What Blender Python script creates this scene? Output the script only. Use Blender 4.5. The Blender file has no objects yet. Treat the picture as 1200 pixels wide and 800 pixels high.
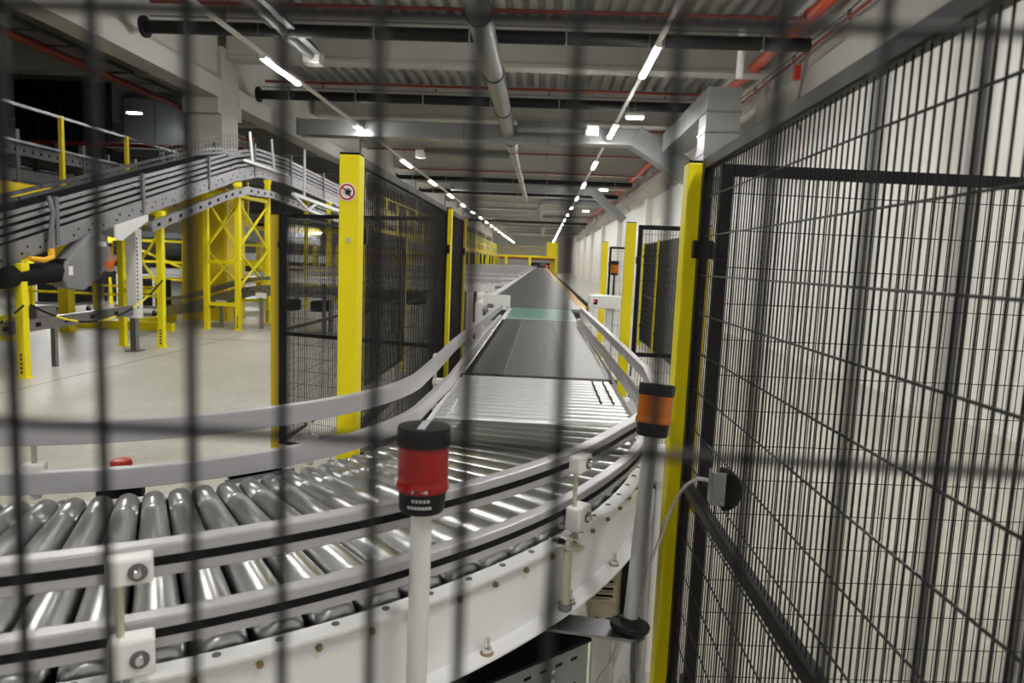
import bpy, math, random
from mathutils import Vector, Matrix
random.seed(7)
PI = math.pi
scene = bpy.context.scene
COL = scene.collection

# ------------------------------------------------------------------ materials
def mat(name, color, rough=0.5, metal=0.0, var=0.0, scale=8.0, bump=0.0, rvar=0.0, coat=0.0, trans=0.0, spec=0.5,
        emit=None, estr=0.0, stretch=None, alpha=1.0):
    m = bpy.data.materials.new(name); m.use_nodes = True
    nt = m.node_tree; b = nt.nodes['Principled BSDF']
    b.inputs['Base Color'].default_value = (*color, 1)
    b.inputs['Roughness'].default_value = rough
    b.inputs['Metallic'].default_value = metal
    b.inputs['Coat Weight'].default_value = coat
    b.inputs['Transmission Weight'].default_value = trans
    b.inputs['Specular IOR Level'].default_value = spec
    b.inputs['Alpha'].default_value = alpha
    if emit:
        b.inputs['Emission Color'].default_value = (*emit, 1); b.inputs['Emission Strength'].default_value = estr
    tc = nt.nodes.new('ShaderNodeTexCoord'); mp = nt.nodes.new('ShaderNodeMapping')
    nt.links.new(tc.outputs['Object'], mp.inputs['Vector'])
    if stretch: mp.inputs['Scale'].default_value = stretch
    nz = nt.nodes.new('ShaderNodeTexNoise'); nz.inputs['Scale'].default_value = scale; nz.inputs['Detail'].default_value = 4
    nt.links.new(mp.outputs['Vector'], nz.inputs['Vector'])
    if var:
        mx = nt.nodes.new('ShaderNodeMix'); mx.data_type = 'RGBA'
        mx.inputs[6].default_value = (*[max(0, c*(1-var)) for c in color], 1)
        mx.inputs[7].default_value = (*[min(1, c*(1+var)) for c in color], 1)
        nt.links.new(nz.outputs['Fac'], mx.inputs[0]); nt.links.new(mx.outputs[2], b.inputs['Base Color'])
    if rvar:
        mr = nt.nodes.new('ShaderNodeMapRange')
        mr.inputs['From Min'].default_value = .3; mr.inputs['From Max'].default_value = .7
        mr.inputs['To Min'].default_value = max(.02, rough-rvar); mr.inputs['To Max'].default_value = min(1, rough+rvar)
        nt.links.new(nz.outputs['Fac'], mr.inputs['Value']); nt.links.new(mr.outputs['Result'], b.inputs['Roughness'])
    if bump:
        bp = nt.nodes.new('ShaderNodeBump'); bp.inputs['Strength'].default_value = bump; bp.inputs['Distance'].default_value = .01
        nt.links.new(nz.outputs['Fac'], bp.inputs['Height']); nt.links.new(bp.outputs['Normal'], b.inputs['Normal'])
    return m

M = {}
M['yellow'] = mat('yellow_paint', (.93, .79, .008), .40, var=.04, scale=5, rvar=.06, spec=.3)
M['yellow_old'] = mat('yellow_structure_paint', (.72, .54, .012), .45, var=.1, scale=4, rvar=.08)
M['amber_edge'] = mat('amber_edge_guard', (.80, .42, .01), .4, var=.08)
M['black'] = mat('black_powder_coat', (.006, .006, .007), .42, var=.2, rvar=.06, spec=.22)
M['wire'] = mat('black_wire_coat', (.004, .004, .006), .36, var=.2, spec=.25)
M['matte'] = mat('black_matt', (.007, .007, .008), .75, var=.2, spec=.2)
M['rubber'] = mat('black_rubber', (.009, .009, .010), .5, var=.15, spec=.3)
M['white'] = mat('white_powder_coat', (.78, .78, .78), .34, var=.04, scale=6, rvar=.05)
M['white_plastic'] = mat('white_plastic', (.80, .78, .77), .42, var=.03)
M['alu'] = mat('anodised_aluminium', (.74, .73, .74), .36, .85, var=.04, scale=14, rvar=.06)
M['alu_paint'] = mat('satin_aluminium_rail', (.47, .46, .485), .40, .35, var=.04, scale=10)
M['roller'] = mat('steel_roller', (.50, .51, .51), .31, 1.0, var=.10, scale=5, rvar=.04, stretch=(.6, 3, 3))
M['roller_lit'] = mat('steel_roller_lit', (.92, .93, .94), .42, .9, var=.04, scale=7, rvar=.06, stretch=(1, 6, 6))  # same steel as the curve rollers; lamp highlights put into the paler colour
M['steel'] = mat('zinc_steel', (.30, .30, .32), .34, .95, var=.08, scale=12, rvar=.08)
M['steel_dull'] = mat('galvanised_frame_steel', (.17, .17, .18), .45, .5, var=.2, scale=6, rvar=.1)
M['duct'] = mat('galvanised_duct_sheet', (.25, .26, .265), .45, .45, var=.12, scale=3, rvar=.08)
M['zinc_yellow'] = mat('yellow_zinc_bolt', (.33, .25, .12), .4, .7, var=.2, scale=40)
M['bright'] = mat('bright_bolt', (.75, .75, .76), .18, 1.0)
M['beige_rod'] = mat('passivated_rod', (.60, .58, .46), .35, .6, var=.06)
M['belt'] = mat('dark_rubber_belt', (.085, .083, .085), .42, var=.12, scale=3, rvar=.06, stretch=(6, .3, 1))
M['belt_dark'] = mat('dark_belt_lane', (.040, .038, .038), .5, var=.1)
M['belt_pale'] = mat('pale_belt_lane', (.19, .185, .19), .42, var=.08, scale=3, stretch=(6, .3, 1))  # paler lane along the right side of the belt
M['belt_far'] = mat('grey_modular_belt', (.060, .060, .062), .34, var=.2, scale=10, rvar=.06, bump=.2, stretch=(1, 14, 1))
M['teal'] = mat('green_slider_plate', (.10, .26, .22), .32, var=.08)
M['spiral'] = mat('spiral_duct_sheet', (.20, .205, .21), .36, .7, var=.35, scale=9, stretch=(.1, 6, .1))
M['red_pipe'] = mat('dark_red_sprinkler_paint', (.21, .020, .010), .5, var=.15)
M['red_main'] = mat('orange_red_sprinkler_paint', (.46, .055, .018), .42, var=.12)
M['dark_pipe'] = mat('dark_heater_tube', (.008, .009, .009), .5, .0, var=.2, spec=.25)
M['concrete'] = mat('precast_concrete', (.45, .44, .41), .8, var=.10, scale=1.6, bump=.04)
M['wallwhite'] = mat('white_wall_panel', (.82, .81, .78), .42, var=.03, scale=1.2, rvar=.06)
M['deck'] = mat('trapezoid_deck_steel', (.34, .34, .32), .5, .2, var=.08, scale=2)
M['red_lens'] = mat('red_lens', (.27, .004, .003), .24, spec=.5, var=.15, scale=60)
M['amber_lens'] = mat('amber_lens', (.48, .125, .003), .24, spec=.5, var=.15, scale=60)
M['red_plastic'] = mat('red_plastic', (.62, .035, .015), .35)
M['blue'] = mat('blue_crate_plastic', (.03, .04, .28), .45, var=.1)
M['orange'] = mat('orange_hi_vis', (.85, .16, .03), .7, var=.1)
M['skin'] = mat('skin', (.55, .33, .24), .55, var=.05)
M['trousers'] = mat('dark_trousers', (.03, .035, .05), .8, var=.2)
M['hair'] = mat('dark_hair', (.05, .03, .02), .7, var=.2)
M['beige'] = mat('beige_motor_paint', (.55, .48, .34), .5, var=.06)
M['pole_grey'] = mat('grey_pole', (.50, .50, .52), .4, .1, var=.04)
M['pole_white'] = mat('light_pole', (.72, .70, .68), .4, .1, var=.04)
M['cover'] = mat('smoked_clear_cover', (.34, .34, .36), .25, trans=.35, coat=.3, var=.1)
M['sign_white'] = mat('sign_white', (.85, .83, .83), .45)
M['sign_red'] = mat('sign_red', (.50, .012, .015), .45)
M['sign_black'] = mat('sign_black', (.015, .015, .02), .5)
M['pale_mark'] = mat('pale_print', (.42, .42, .45), .5)
M['cable'] = mat('grey_cable', (.50, .49, .52), .45)
M['mark_black'] = mat('stencil_black', (.03, .03, .02), .6)
M['tube_light'] = mat('lit_diffuser', (.9, .9, .9), .4, emit=(1.0, .985, .94), estr=46)
M['tube_far'] = mat('lit_diffuser_side_hall', (.9, .9, .9), .4, emit=(.97, .98, 1.0), estr=36)
M['em_light'] = mat('lit_small_diffuser', (.9, .9, .9), .4, emit=(.95, .98, 1.0), estr=14)
M['signal_glow'] = mat('lit_signal', (.9, .1, .05), .4, emit=(1.0, .05, .02), estr=.35)

def floor_material():
    m = bpy.data.materials.new('polished_concrete_floor'); m.use_nodes = True
    nt = m.node_tree; b = nt.nodes['Principled BSDF']; L = nt.links.new
    tc = nt.nodes.new('ShaderNodeTexCoord')
    n1 = nt.nodes.new('ShaderNodeTexNoise'); n1.inputs['Scale'].default_value = .55; n1.inputs['Detail'].default_value = 6
    n2 = nt.nodes.new('ShaderNodeTexNoise'); n2.inputs['Scale'].default_value = 9; n2.inputs['Detail'].default_value = 5
    L(tc.outputs['Object'], n1.inputs['Vector']); L(tc.outputs['Object'], n2.inputs['Vector'])
    r1 = nt.nodes.new('ShaderNodeValToRGB'); r1.color_ramp.elements[0].position = .3; r1.color_ramp.elements[1].position = .7
    r1.color_ramp.elements[0].color = (.46, .445, .385, 1); r1.color_ramp.elements[1].color = (.62, .60, .53, 1)
    L(n1.outputs['Fac'], r1.inputs['Fac'])
    mx = nt.nodes.new('ShaderNodeMix'); mx.data_type = 'RGBA'; mx.blend_type = 'MULTIPLY'; mx.inputs[0].default_value = .35
    L(r1.outputs['Color'], mx.inputs[6]); L(n2.outputs['Color'], mx.inputs[7]); 
    hs = nt.nodes.new('ShaderNodeHueSaturation'); hs.inputs['Saturation'].default_value = .0; hs.inputs['Value'].default_value = 1.5
    L(n2.outputs['Color'], hs.inputs['Color']); L(hs.outputs['Color'], mx.inputs[7])
    L(mx.outputs[2], b.inputs['Base Color'])
    mr = nt.nodes.new('ShaderNodeMapRange'); mr.inputs['To Min'].default_value = .34; mr.inputs['To Max'].default_value = .55
    L(n1.outputs['Fac'], mr.inputs['Value']); L(mr.outputs['Result'], b.inputs['Roughness'])
    return m
M['floor'] = floor_material()

# ------------------------------------------------------------------ mesh builder
class MB:
    def __init__(s): s.v = []; s.f = []; s.sm = []
    def add(s, vs, fs, smooth=False):
        o = len(s.v); s.v += [tuple(x) for x in vs]
        for q in fs: s.f.append(tuple(i+o for i in q)); s.sm.append(smooth)
        return s
    def box(s, a, b):
        x0, y0, z0 = [min(p, q) for p, q in zip(a, b)]; x1, y1, z1 = [max(p, q) for p, q in zip(a, b)]
        vs = [(x0,y0,z0),(x1,y0,z0),(x1,y1,z0),(x0,y1,z0),(x0,y0,z1),(x1,y0,z1),(x1,y1,z1),(x0,y1,z1)]
        return s.add(vs, [(0,3,2,1),(4,5,6,7),(0,1,5,4),(1,2,6,5),(2,3,7,6),(3,0,4,7)])
    def cbox(s, c, d):
        return s.box([c[i]-d[i]/2 for i in range(3)], [c[i]+d[i]/2 for i in range(3)])
    def bar(s, p, q, w, h, up=(0,0,1)):
        p = Vector(p); q = Vector(q); t = (q-p).normalized(); u = Vector(up)
        if abs(t.dot(u)) > .98: u = Vector((0, 1, 0))
        r = t.cross(u).normalized(); u = r.cross(t)
        vs = []
        for c in (p, q):
            for a, b in ((-1,-1),(1,-1),(1,1),(-1,1)): vs.append(c + r*(a*w/2) + u*(b*h/2))
        return s.add(vs, [(0,1,2,3),(7,6,5,4),(0,4,5,1),(1,5,6,2),(2,6,7,3),(3,7,4,0)])
    def cyl(s, p, q, r0, r1=None, n=12, caps=True, smooth=True):
        if r1 is None: r1 = r0
        p = Vector(p); q = Vector(q); t = (q-p).normalized()
        a = t.orthogonal().normalized(); b = t.cross(a)
        vs = []
        for c, r in ((p, r0), (q, r1)):
            for k in range(n):
                w = 2*PI*k/n; vs.append(c + a*(r*math.cos(w)) + b*(r*math.sin(w)))
        s.add(vs, [(k, (k+1) % n, n+(k+1) % n, n+k) for k in range(n)], smooth)
        if caps:
            s.add(vs[:n], [tuple(range(n-1, -1, -1))]); s.add(vs[n:], [tuple(range(n))])
        return s
    def tube(s, pts, r, n=8, caps=True):
        pts = [Vector(p) for p in pts]; m = len(pts)
        t0 = (pts[1]-pts[0]).normalized(); a = t0.orthogonal().normalized(); vs = []
        for i, p in enumerate(pts):
            t = (pts[min(i+1, m-1)]-pts[max(i-1, 0)]).normalized()
            a = (a - t*a.dot(t)).normalized(); b = t.cross(a)
            for k in range(n):
                w = 2*PI*k/n; vs.append(p + a*(r*math.cos(w)) + b*(r*math.sin(w)))
        s.add(vs, [(i*n+k, i*n+(k+1) % n, (i+1)*n+(k+1) % n, (i+1)*n+k) for i in range(m-1) for k in range(n)], True)
        if caps:
            s.add(vs[:n], [tuple(range(n-1, -1, -1))]); s.add(vs[-n:], [tuple(range(n))])
        return s
    def sweep(s, pts, prof, up=(0,0,1), smooth=False):
        """prof: closed polygon of (side, up) offsets; side = right hand of travel"""
        pts = [Vector(p) for p in pts]; m = len(pts); n = len(prof); vs = []; U = Vector(up)
        for i, p in enumerate(pts):
            t = (pts[min(i+1, m-1)]-pts[max(i-1, 0)]).normalized()
            r = t.cross(U).normalized(); u = r.cross(t)
            if abs(t.z) > 1e-4 and up == (0,0,1): u = Vector((0,0,1))
            for a, b in prof: vs.append(p + r*a + u*b)
        s.add(vs, [(i*n+k, i*n+(k+1) % n, (i+1)*n+(k+1) % n, (i+1)*n+k) for i in range(m-1) for k in range(n)], smooth)
        s.add(vs[:n], [tuple(range(n-1, -1, -1))]); s.add(vs[-n:], [tuple(range(n))])
        return s
    def prism(s, poly, axis, a, b):
        """poly in the two other axes (in xyz order), extruded along axis from a to b"""
        n = len(poly)
        def P(u, v, w): return {0: (w, u, v), 1: (u, w, v), 2: (u, v, w)}[axis]
        vs = [P(u, v, a) for u, v in poly] + [P(u, v, b) for u, v in poly]
        return s.add(vs, [(k, (k+1) % n, n+(k+1) % n, n+k) for k in range(n)] + [tuple(range(n-1, -1, -1)), tuple(range(n, 2*n))])
    def lathe(s, prof, n=24, c=(0,0,0)):
        m = len(prof); vs = []
        for r, z in prof:
            for k in range(n):
                w = 2*PI*k/n; vs.append((c[0]+r*math.cos(w), c[1]+r*math.sin(w), c[2]+z))
        s.add(vs, [(i*n+k, i*n+(k+1) % n, (i+1)*n+(k+1) % n, (i+1)*n+k) for i in range(m-1) for k in range(n)], True)
        s.add(vs[:n], [tuple(range(n-1, -1, -1))]); s.add(vs[-n:], [tuple(range(n))])
        return s
    def mesh(s, name, material, off=(0,0,0)):
        me = bpy.data.meshes.new(name)
        me.from_pydata([(x-off[0], y-off[1], z-off[2]) for x, y, z in s.v], [], s.f)
        me.polygons.foreach_set('use_smooth', s.sm); me.materials.append(material); me.update()
        if any(s.sm): me.set_sharp_from_angle(angle=math.radians(38))
        import bmesh
        bm = bmesh.new(); bm.from_mesh(me); bmesh.ops.recalc_face_normals(bm, faces=bm.faces); bm.to_mesh(me); bm.free()
        return me
    def build(s, name, material, parent=None, world=False, bevel=0, off=None):
        """world=True: the coordinates are scene coordinates; they are made local to the parent's base"""
        o_ = off if off is not None else ((parent.get('_o') if parent is not None and world else None) or (0, 0, 0))
        ob = bpy.data.objects.new(name, s.mesh(name, M[material] if isinstance(material, str) else material, o_))
        COL.objects.link(ob)
        if parent is not None: ob.parent = parent
        if bevel:
            bv = ob.modifiers.new('edge', 'BEVEL'); bv.width = bevel; bv.segments = 2; bv.limit_method = 'ANGLE'
        return ob

def inlay(ob, mb, material, world=True):
    """adds a surface pattern (holes, slots, printed marks) to a part's own mesh"""
    import bmesh
    me = ob.data; me.materials.append(M[material]); k_ = len(me.materials)-1
    off = (ob.parent.get('_o') if world and ob.parent is not None else None) or (0, 0, 0)
    bm = bmesh.new(); bm.from_mesh(me)
    vs = [bm.verts.new((x-off[0], y-off[1], z-off[2])) for x, y, z in mb.v]
    for f in mb.f: bm.faces.new([vs[i] for i in f]).material_index = k_
    bm.normal_update(); bm.to_mesh(me); bm.free()
    return ob
def tag(o, label=None, cat=None, group=None, kind=None):
    if label: o['label'] = label
    if cat: o['category'] = cat
    if group: o['group'] = group
    if kind: o['kind'] = kind
    return o
def thing(name, label, cat, loc=(0,0,0), rz=0, group=None):
    o = bpy.data.objects.new(name, None); COL.objects.link(o)
    o.location = loc; o.rotation_euler = (0, 0, rz); o.empty_display_size = .1
    o['_o'] = tuple(loc)
    return tag(o, label, cat, group)
def solo(mb, name, material, label, cat, base, group=None, bevel=0):
    """a thing that is one mesh; scene coordinates, origin at its base"""
    o = mb.build(name, material, None, off=base, bevel=bevel); o.location = base
    return tag(o, label, cat, group)
def structure(mb, name, material, parent=None):
    o = mb.build(name, material, parent)
    if parent is None: o['kind'] = 'structure'
    return o
def copy_tree(o, parent=None):
    c = o.copy(); COL.objects.link(c)
    if parent is not None: c.parent = parent
    for ch in list(o.children): copy_tree(ch, c)
    return c
ORD = ['first','second','third','fourth','fifth','sixth','seventh','eighth','ninth','tenth','eleventh','twelfth','thirteenth','fourteenth',
       'fifteenth','sixteenth','seventeenth','eighteenth','nineteenth','twentieth']
def P(ob_label, o): o['label'] = ob_label; return o

# ------------------------------------------------------------------ camera
H = 1.7
cam_d = bpy.data.cameras.new('camera'); cam = bpy.data.objects.new('camera', cam_d); COL.objects.link(cam)
cam_d.sensor_width = 36; cam_d.lens = 24; cam_d.clip_start = .02; cam_d.clip_end = 300
psi, pit, th = math.radians(2.2192), math.radians(6.6350), math.radians(2.35)
f0 = Vector((-math.sin(psi), math.cos(psi), 0)); r0 = Vector((math.cos(psi), math.sin(psi), 0)); up = Vector((0, 0, 1))
fwd = f0*math.cos(pit) - up*math.sin(pit); u0 = up*math.cos(pit) + f0*math.sin(pit)
R = r0*math.cos(th) + u0*math.sin(th); U = u0*math.cos(th) - r0*math.sin(th)
cam.matrix_world = Matrix(((R.x, U.x, -fwd.x, 0), (R.y, U.y, -fwd.y, 0), (R.z, U.z, -fwd.z, H), (0, 0, 0, 1)))
cam_d.dof.use_dof = True; cam_d.dof.focus_distance = 2.2; cam_d.dof.aperture_fstop = 5.6
scene.camera = cam

# ------------------------------------------------------------------ the hall
XL, XR, ZB, ZC = -7.6, 5.2, 6.17, 7.25
YN, YF = -9.0, 130.0
structure(MB().box((-32, YN, -.2), (XR+.3, YF, 0)), 'floor', 'floor')
structure(MB().box((-32, YN-.2, 0), (XR+.3, YN, 8)), 'wall_back', 'wallwhite')
structure(MB().box((-32, YF, 0), (XR+.3, YF+.2, 8)), 'wall_front', 'wallwhite')
structure(MB().box((-32.2, YN, 0), (-32, YF, 8)), 'wall_left', 'concrete')
wr = MB(); y = YN                     # right wall: tall panels with shallow joints
while y < YF:
    wr.box((XR, y+.012, 0), (XR+.3, y+1.2-.012, 8)); y += 1.2
wr.box((XR+.03, YN, 0), (XR+.3, YF, 8))
structure(wr, 'wall_right', 'wallwhite')
structure(MB().box((XR-.03, YN, 0), (XR, YF, .08)), 'baseboard_right', 'wallwhite')
dk = MB(); pr = []; x = -32.0         # trapezoidal roof deck, ribs along the hall
while x < XR+.3:
    pr += [(x, ZC), (x+.15, ZC), (x+.19, ZC+.14), (x+.31, ZC+.14)]; x += .35
top = [(px, ZC+.3) for px, _ in (pr[-1], pr[0])]
n = len(pr)
vs = [(px, YN, pz) for px, pz in pr] + [(px, YF, pz) for px, pz in pr]
dk.add(vs, [(k, k+1, n+k+1, n+k) for k in range(n-1)])
dk.box((-32, YN, ZC+.2), (XR+.3, YF, ZC+.3))
structure(dk, 'ceiling', 'deck')

# long precast beams and columns on both sides, cross beams between them
k = 0
COLY = [-8.2, 4.2, 16.6, 29.0, 41.4, 53.8, 66.2, 78.6, 91.0, 103.4]
for side, xf, d in (('left', XL, -1), ('right', XR, -1)):
    for i in range(len(COLY)-1):
        a, b = COLY[i]+.45, COLY[i+1]-.45
        if side == 'left':
            mb = MB().prism([(xf-.55, 5.2), (xf-.02, 5.2), (xf-.02, 5.62), (xf-.12, 5.75), (xf-.12, 6.95), (xf-.55, 6.95)], 1, a, b)
        else:
            mb = MB().prism([(xf-.28, 5.15), (xf, 5.0), (xf, 6.95), (xf-.16, 6.95), (xf-.16, 5.75), (xf-.28, 5.62)], 1, a, b)
        o = structure(mb, 'trim_%d' % (k+1), 'concrete'); k += 1
for i, y in enumerate(COLY):
    if y < 0: continue
    c = thing('concrete_column', 'pale square concrete column of the left row, %s from the camera end' % ORD[i-1], 'column', (XL-.45, y, 0), group='left row of columns')
    MB().box((-.42, -.42, .0), (.42, .42, 6.4)).build('shaft', 'concrete', c, bevel=.015)
    
    for k_ in (-1, 1): MB().box((-.42, k_*.42, 4.85), (.42, k_*.62, 5.2)).build('corbel', 'concrete', c, bevel=.01)
    if y > 5:
        g = MB()
        for sx in (-1, 1):
            g.box((sx*.425, -.5, 0), (sx*.5, .5, 3.15)); g.box((-.425, sx*.425, 0), (.425, sx*.5, 3.15))
            for k_ in (-1, 1): g.box((sx*.5, k_*.30, 0), (sx*.54, k_*.5, 3.15)); g.box((k_*.30, sx*.5, 0), (k_*.5, sx*.54, 3.15))
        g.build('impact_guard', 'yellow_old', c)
    r = thing('wall_pilaster', 'white pilaster on the right wall, %s from the camera end' % ORD[i-1], 'column', (XR-.16, y+5, 0), group='pilasters of the right wall')
    MB().box((-.14, -.3, 0), (.155, .3, 5.0)).build('shaft', 'wallwhite', r, bevel=.01)
    MB().box((-.17, -.33, 0), (.155, .33, .1)).build('plinth', 'wallwhite', r)
yb = 16.6; i = 0
while yb < 118:
    mb = MB().prism([(yb-.24, ZB), (yb+.24, ZB), (yb+.24, ZB+.08), (yb+.2, ZB+.11), (yb+.2, ZC), (yb-.2, ZC), (yb-.2, ZB+.11), (yb-.24, ZB+.08)], 0, XL-.02, XR)
    o = structure(mb, 'trim_%d' % (k+1), 'concrete'); k += 1
    mb = MB().box((-31.9, yb-.2, ZB-.4), (XL-.6, yb+.2, ZC))
    structure(mb, 'trim_%d' % (k+1), 'concrete'); k += 1
    yb += 6.2

# ------------------------------------------------------------------ ceiling services
def light_row(xc, ystart, z, side, n, behind):
    t = thing('light_track', 'white trunking rail carrying the %s row of ceiling lamps' % side, 'light track', (xc, -7.5, z))
    MB().box((-.035, 0, 0), (.035, 130, .05)).build('rail', 'white', t)
    for j in range(21):
        MB().cyl((0, 1.5+j*6, .05), (0, 1.5+j*6, ZC-z), .004, n=6).build('hanger', 'steel', t)
    idx = 0
    for j in range(-behind, n):
        y = ystart + j*5.93
        if j < 0: lab = 'lit batten lamp of the %s row, %s behind the first lamp in view' % (side, ORD[-j-1]); 
        else: lab = 'lit batten lamp, %s from the near end of the %s ceiling row' % (ORD[j], side)
        l = thing('batten_lamp', lab, 'ceiling lamp', (xc, y, z-.065), group='%s row of batten lamps' % side)
        MB().box((-.045, 0, .03), (.045, 1.77, .065)).build('housing', 'white', l)
        MB().prism([(-.05, .03), (-.04, 0), (.04, 0), (.05, .03)], 1, .01, 1.76).build('diffuser', 'tube_light', l)
        MB().box((-.052, -.012, 0), (.052, .01, .065)).build('end_cap', 'white_plastic', l); MB().box((-.052, 1.76, 0), (.052, 1.782, .065)).build('end_cap', 'white_plastic', l)
light_row(1.63, 10.95, 5.10, 'right', 19, 3)
light_row(-5.03, 12.2, 5.10, 'left', 19, 3)

def heater_tube(y, x0, x1, z, lab):
    t = thing('heater_tube', lab, 'heater', (x0, y, z), group='dark cross tubes under the roof')
    L = x1-x0
    MB().cyl((0, 0, 0), (L, 0, 0), .115, n=18).build('pipe', 'dark_pipe', t)
    MB().cyl((-.03, 0, 0), (.03, 0, 0), .19, n=18).build('end_flange', 'dark_pipe', t); MB().cyl((L-.02, 0, 0), (L+.02, 0, 0), .125, n=18).build('end_cap', 'dark_pipe', t)
    MB().bar((.1, 0, .19), (L-.1, 0, .19), .03, .02).build('carrier_rail', 'steel_dull', t)
    for j in range(7):
        xx = .8 + j*(L-1.6)/6
        MB().box((xx-.015, -.13, -.13), (xx+.015, .02, .2)).cyl((xx, 0, .2), (xx, 0, ZC-z), .006, n=6).build('hanger', 'steel', t)
for y, nm in ((12.6, 'nearest dark heater tube across the hall, just under the first red pipe'), (17.6, 'second dark heater tube across the hall, in front of the grey duct'),
              (34.2, 'third dark heater tube across the hall, ahead of the thin red crossing'), (40.5, 'fourth dark heater tube, behind the third'), (68.0, 'farthest dark heater tube across the hall')):
    heater_tube(y, -7.35, 4.45 if y < 20 else 4.2, 5.65, nm)

for y, nm in ((12.7, 'nearest red sprinkler pipe across the roof'), (17.9, 'second red sprinkler pipe across the roof behind the first cross beam'), (22.9, 'third red sprinkler pipe across the roof'),
              (28.2, 'fourth red sprinkler pipe across the roof, beyond the grey duct'), (34.6, 'fifth red sprinkler pipe across the roof'), (44.0, 'sixth red sprinkler pipe, far down the hall')):
    z = 6.05 if 15 < y < 30 else 6.12
    t = thing('sprinkler_pipe', nm, 'pipe', (XL+.3, y, z), group='red sprinkler branch pipes')
    MB().cyl((0, 0, 0), (11.7, 0, 0), .035, n=10).build('pipe', 'red_pipe', t)
    for j in range(4):
        xx = 1.5+j*2.9
        MB().cyl((xx, 0, 0), (xx, 0, -.08), .012, n=8).cyl((xx, 0, -.08), (xx, 0, -.14), .03, .015, n=8).build('sprinkler_head', 'red_pipe', t)
t = thing('sprinkler_main', 'thick orange-red sprinkler main along the top of the right wall', 'pipe', (4.62, YN, 6.3))
MB().cyl((0, .1, 0), (0, 100, 0), .12, n=16).build('pipe', 'red_main', t)
for j in range(16):
    MB().cyl((0, 4+j*6, 0), (0, 4.1+j*6, 0), .145, n=16).build('coupling', 'red_main', t)
t = thing('wall_pipe', 'thin dark red pipe with clipped cables along the right wall beam', 'pipe', (4.86, 0, 5.92))
MB().cyl((0, 1, 0), (0, 60, 0), .03, n=10).build('pipe', 'red_pipe', t)
MB().tube([(-.02, 1+i*.8, .10+.015*math.sin(i*2.1)) for i in range(75)], .012, 6).build('cable', 'matte', t)
for j in range(20): MB().box((-.03, 2+j*2.5, -.04), (.05, 2.04+j*2.5, .13)).build('clip', 'steel', t)
t = thing('cable_drop', 'bent pair of cables dropping down the right wall to a red alarm knob', 'cable', (4.8, 13.6, 3.9))
pts = [(0, 0, 2.1), (0, 0, 1.75), (.02, .1, 1.6), (.02, .3, 1.2), (.02, .3, .75), (.02, .05, .55)]
MB().tube(pts, .02, 6).build('cable', 'steel_dull', t); MB().tube([(x+.02, y+.12, z) for x, y, z in pts], .015, 6).build('cable', 'steel_dull', t)
MB().cyl((.0, -.05, -.35), (.0, -.12, -.35), .07, n=14).cyl((0, -.05, -.3), (0, -.04, .55), .008, n=6).build('alarm_knob', 'red_plastic', t)
MB().box((-.06, .35, 1.55), (.04, .5, 1.8)).build('alarm_box', 'red_plastic', t)

# round spiral duct along the hall
t = thing('spiral_duct', 'long round silver ventilation duct running down the middle of the roof', 'duct', (-1.06, 10.1, 5.2))
pr = [(.0, .0), (.12, .0), (.12, .01), (.185, .01)]
d = MB().cyl((0, 0, 0), (0, 11.6, 0), .185, n=24).cyl((0, 11.6, 0), (0, 12.0, 0), .185, .115, n=24).cyl((0, 12, 0), (0, 29, 0), .115, n=20); d.build('pipe', 'spiral', t)
for y in (0.02, 3.1, 6.2, 9.2, 10.1, 11.5):
    MB().cyl((0, y, 0), (0, y+.04, 0), .199, n=24).build('joint_band', 'matte', t)
for y in (16, 20, 24): MB().cyl((0, y, 0), (0, y+.05, 0), .126, n=20).build('joint_band', 'steel_dull', t)
for y in (1.5, 7, 14, 22): MB().cyl((.0, y, .1), (.0, y, ZC-5.2), .006, n=6).build('hanger', 'steel', t)
t = thing('spiral_duct', 'short round silver duct with side branches, farther down the hall than the long one', 'duct', (-.3, 44, 5.3))
MB().tube([(4, 0, .3), (.3, 0, .3), (0, .2, .2), (0, 1, 0), (0, 9, -.1)], .16, 12).build('pipe', 'duct', t)
MB().cyl((0, 8.5, -.1), (4, 8.5, -.05), .1, n=10).cyl((0, 3, 0), (-4.5, 3, 0), .08, n=10).build('branch', 'duct', t)
t = thing('spiral_duct', 'farthest round silver duct, small near the end of the lamp rows', 'duct', (-.1, 66, 5.2))
MB().cyl((0, 0, 0), (0, 18, 0), .2, n=12).build('pipe', 'duct', t)
for y in (2, 8, 15): MB().cyl((-4, y, 0), (4.2, y, .05), .12, n=10).build('branch', 'duct', t)

# rectangular ducts
t = thing('cross_duct', 'grey rectangular duct crossing the hall behind the second dark tube', 'duct', (-6.9, 19.0, 4.95))
MB().box((0, 0, 0), (9.3, .5, .42)).build('body', 'duct', t, bevel=.01)
for x in (.02, 2.3, 4.6, 6.9): MB().box((x, -.02, -.02), (x+.04, .52, .44)).build('flange', 'steel_dull', t)
MB().bar((9.25, .25, .25), (10.9, .25, -.72), .6, .55).build('sloping_section', 'duct', t, bevel=.01)
MB().tube([(10.75, .25, -.62), (11.05, .25, -.82), (11.35, .25, -.93), (11.8, .25, -.95)], .26, 16).build('elbow', 'duct', t)
MB().bar((10.1, .25, -.24), (10.16, .25, -.28), .54, .46).build('flange', 'steel_dull', t)
t = thing('cross_duct', 'smaller grey duct far down the hall that slopes down to the right wall', 'duct', (-5, 36.5, 5.35))
MB().box((0, 0, 0), (7.6, .45, .35)).build('body', 'duct', t); MB().bar((7.5, .22, .2), (9.2, .22, -1.25), .45, .4).build('sloping_section', 'duct', t)
t = thing('wall_duct', 'boxy silver air duct dropping beside the right wall behind the yellow corner post', 'duct', (3.05, 13.8, 3.6))
MB().box((0, 0, 0), (.66, .62, 1.15)).build('body', 'duct', t, bevel=.01)
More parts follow.
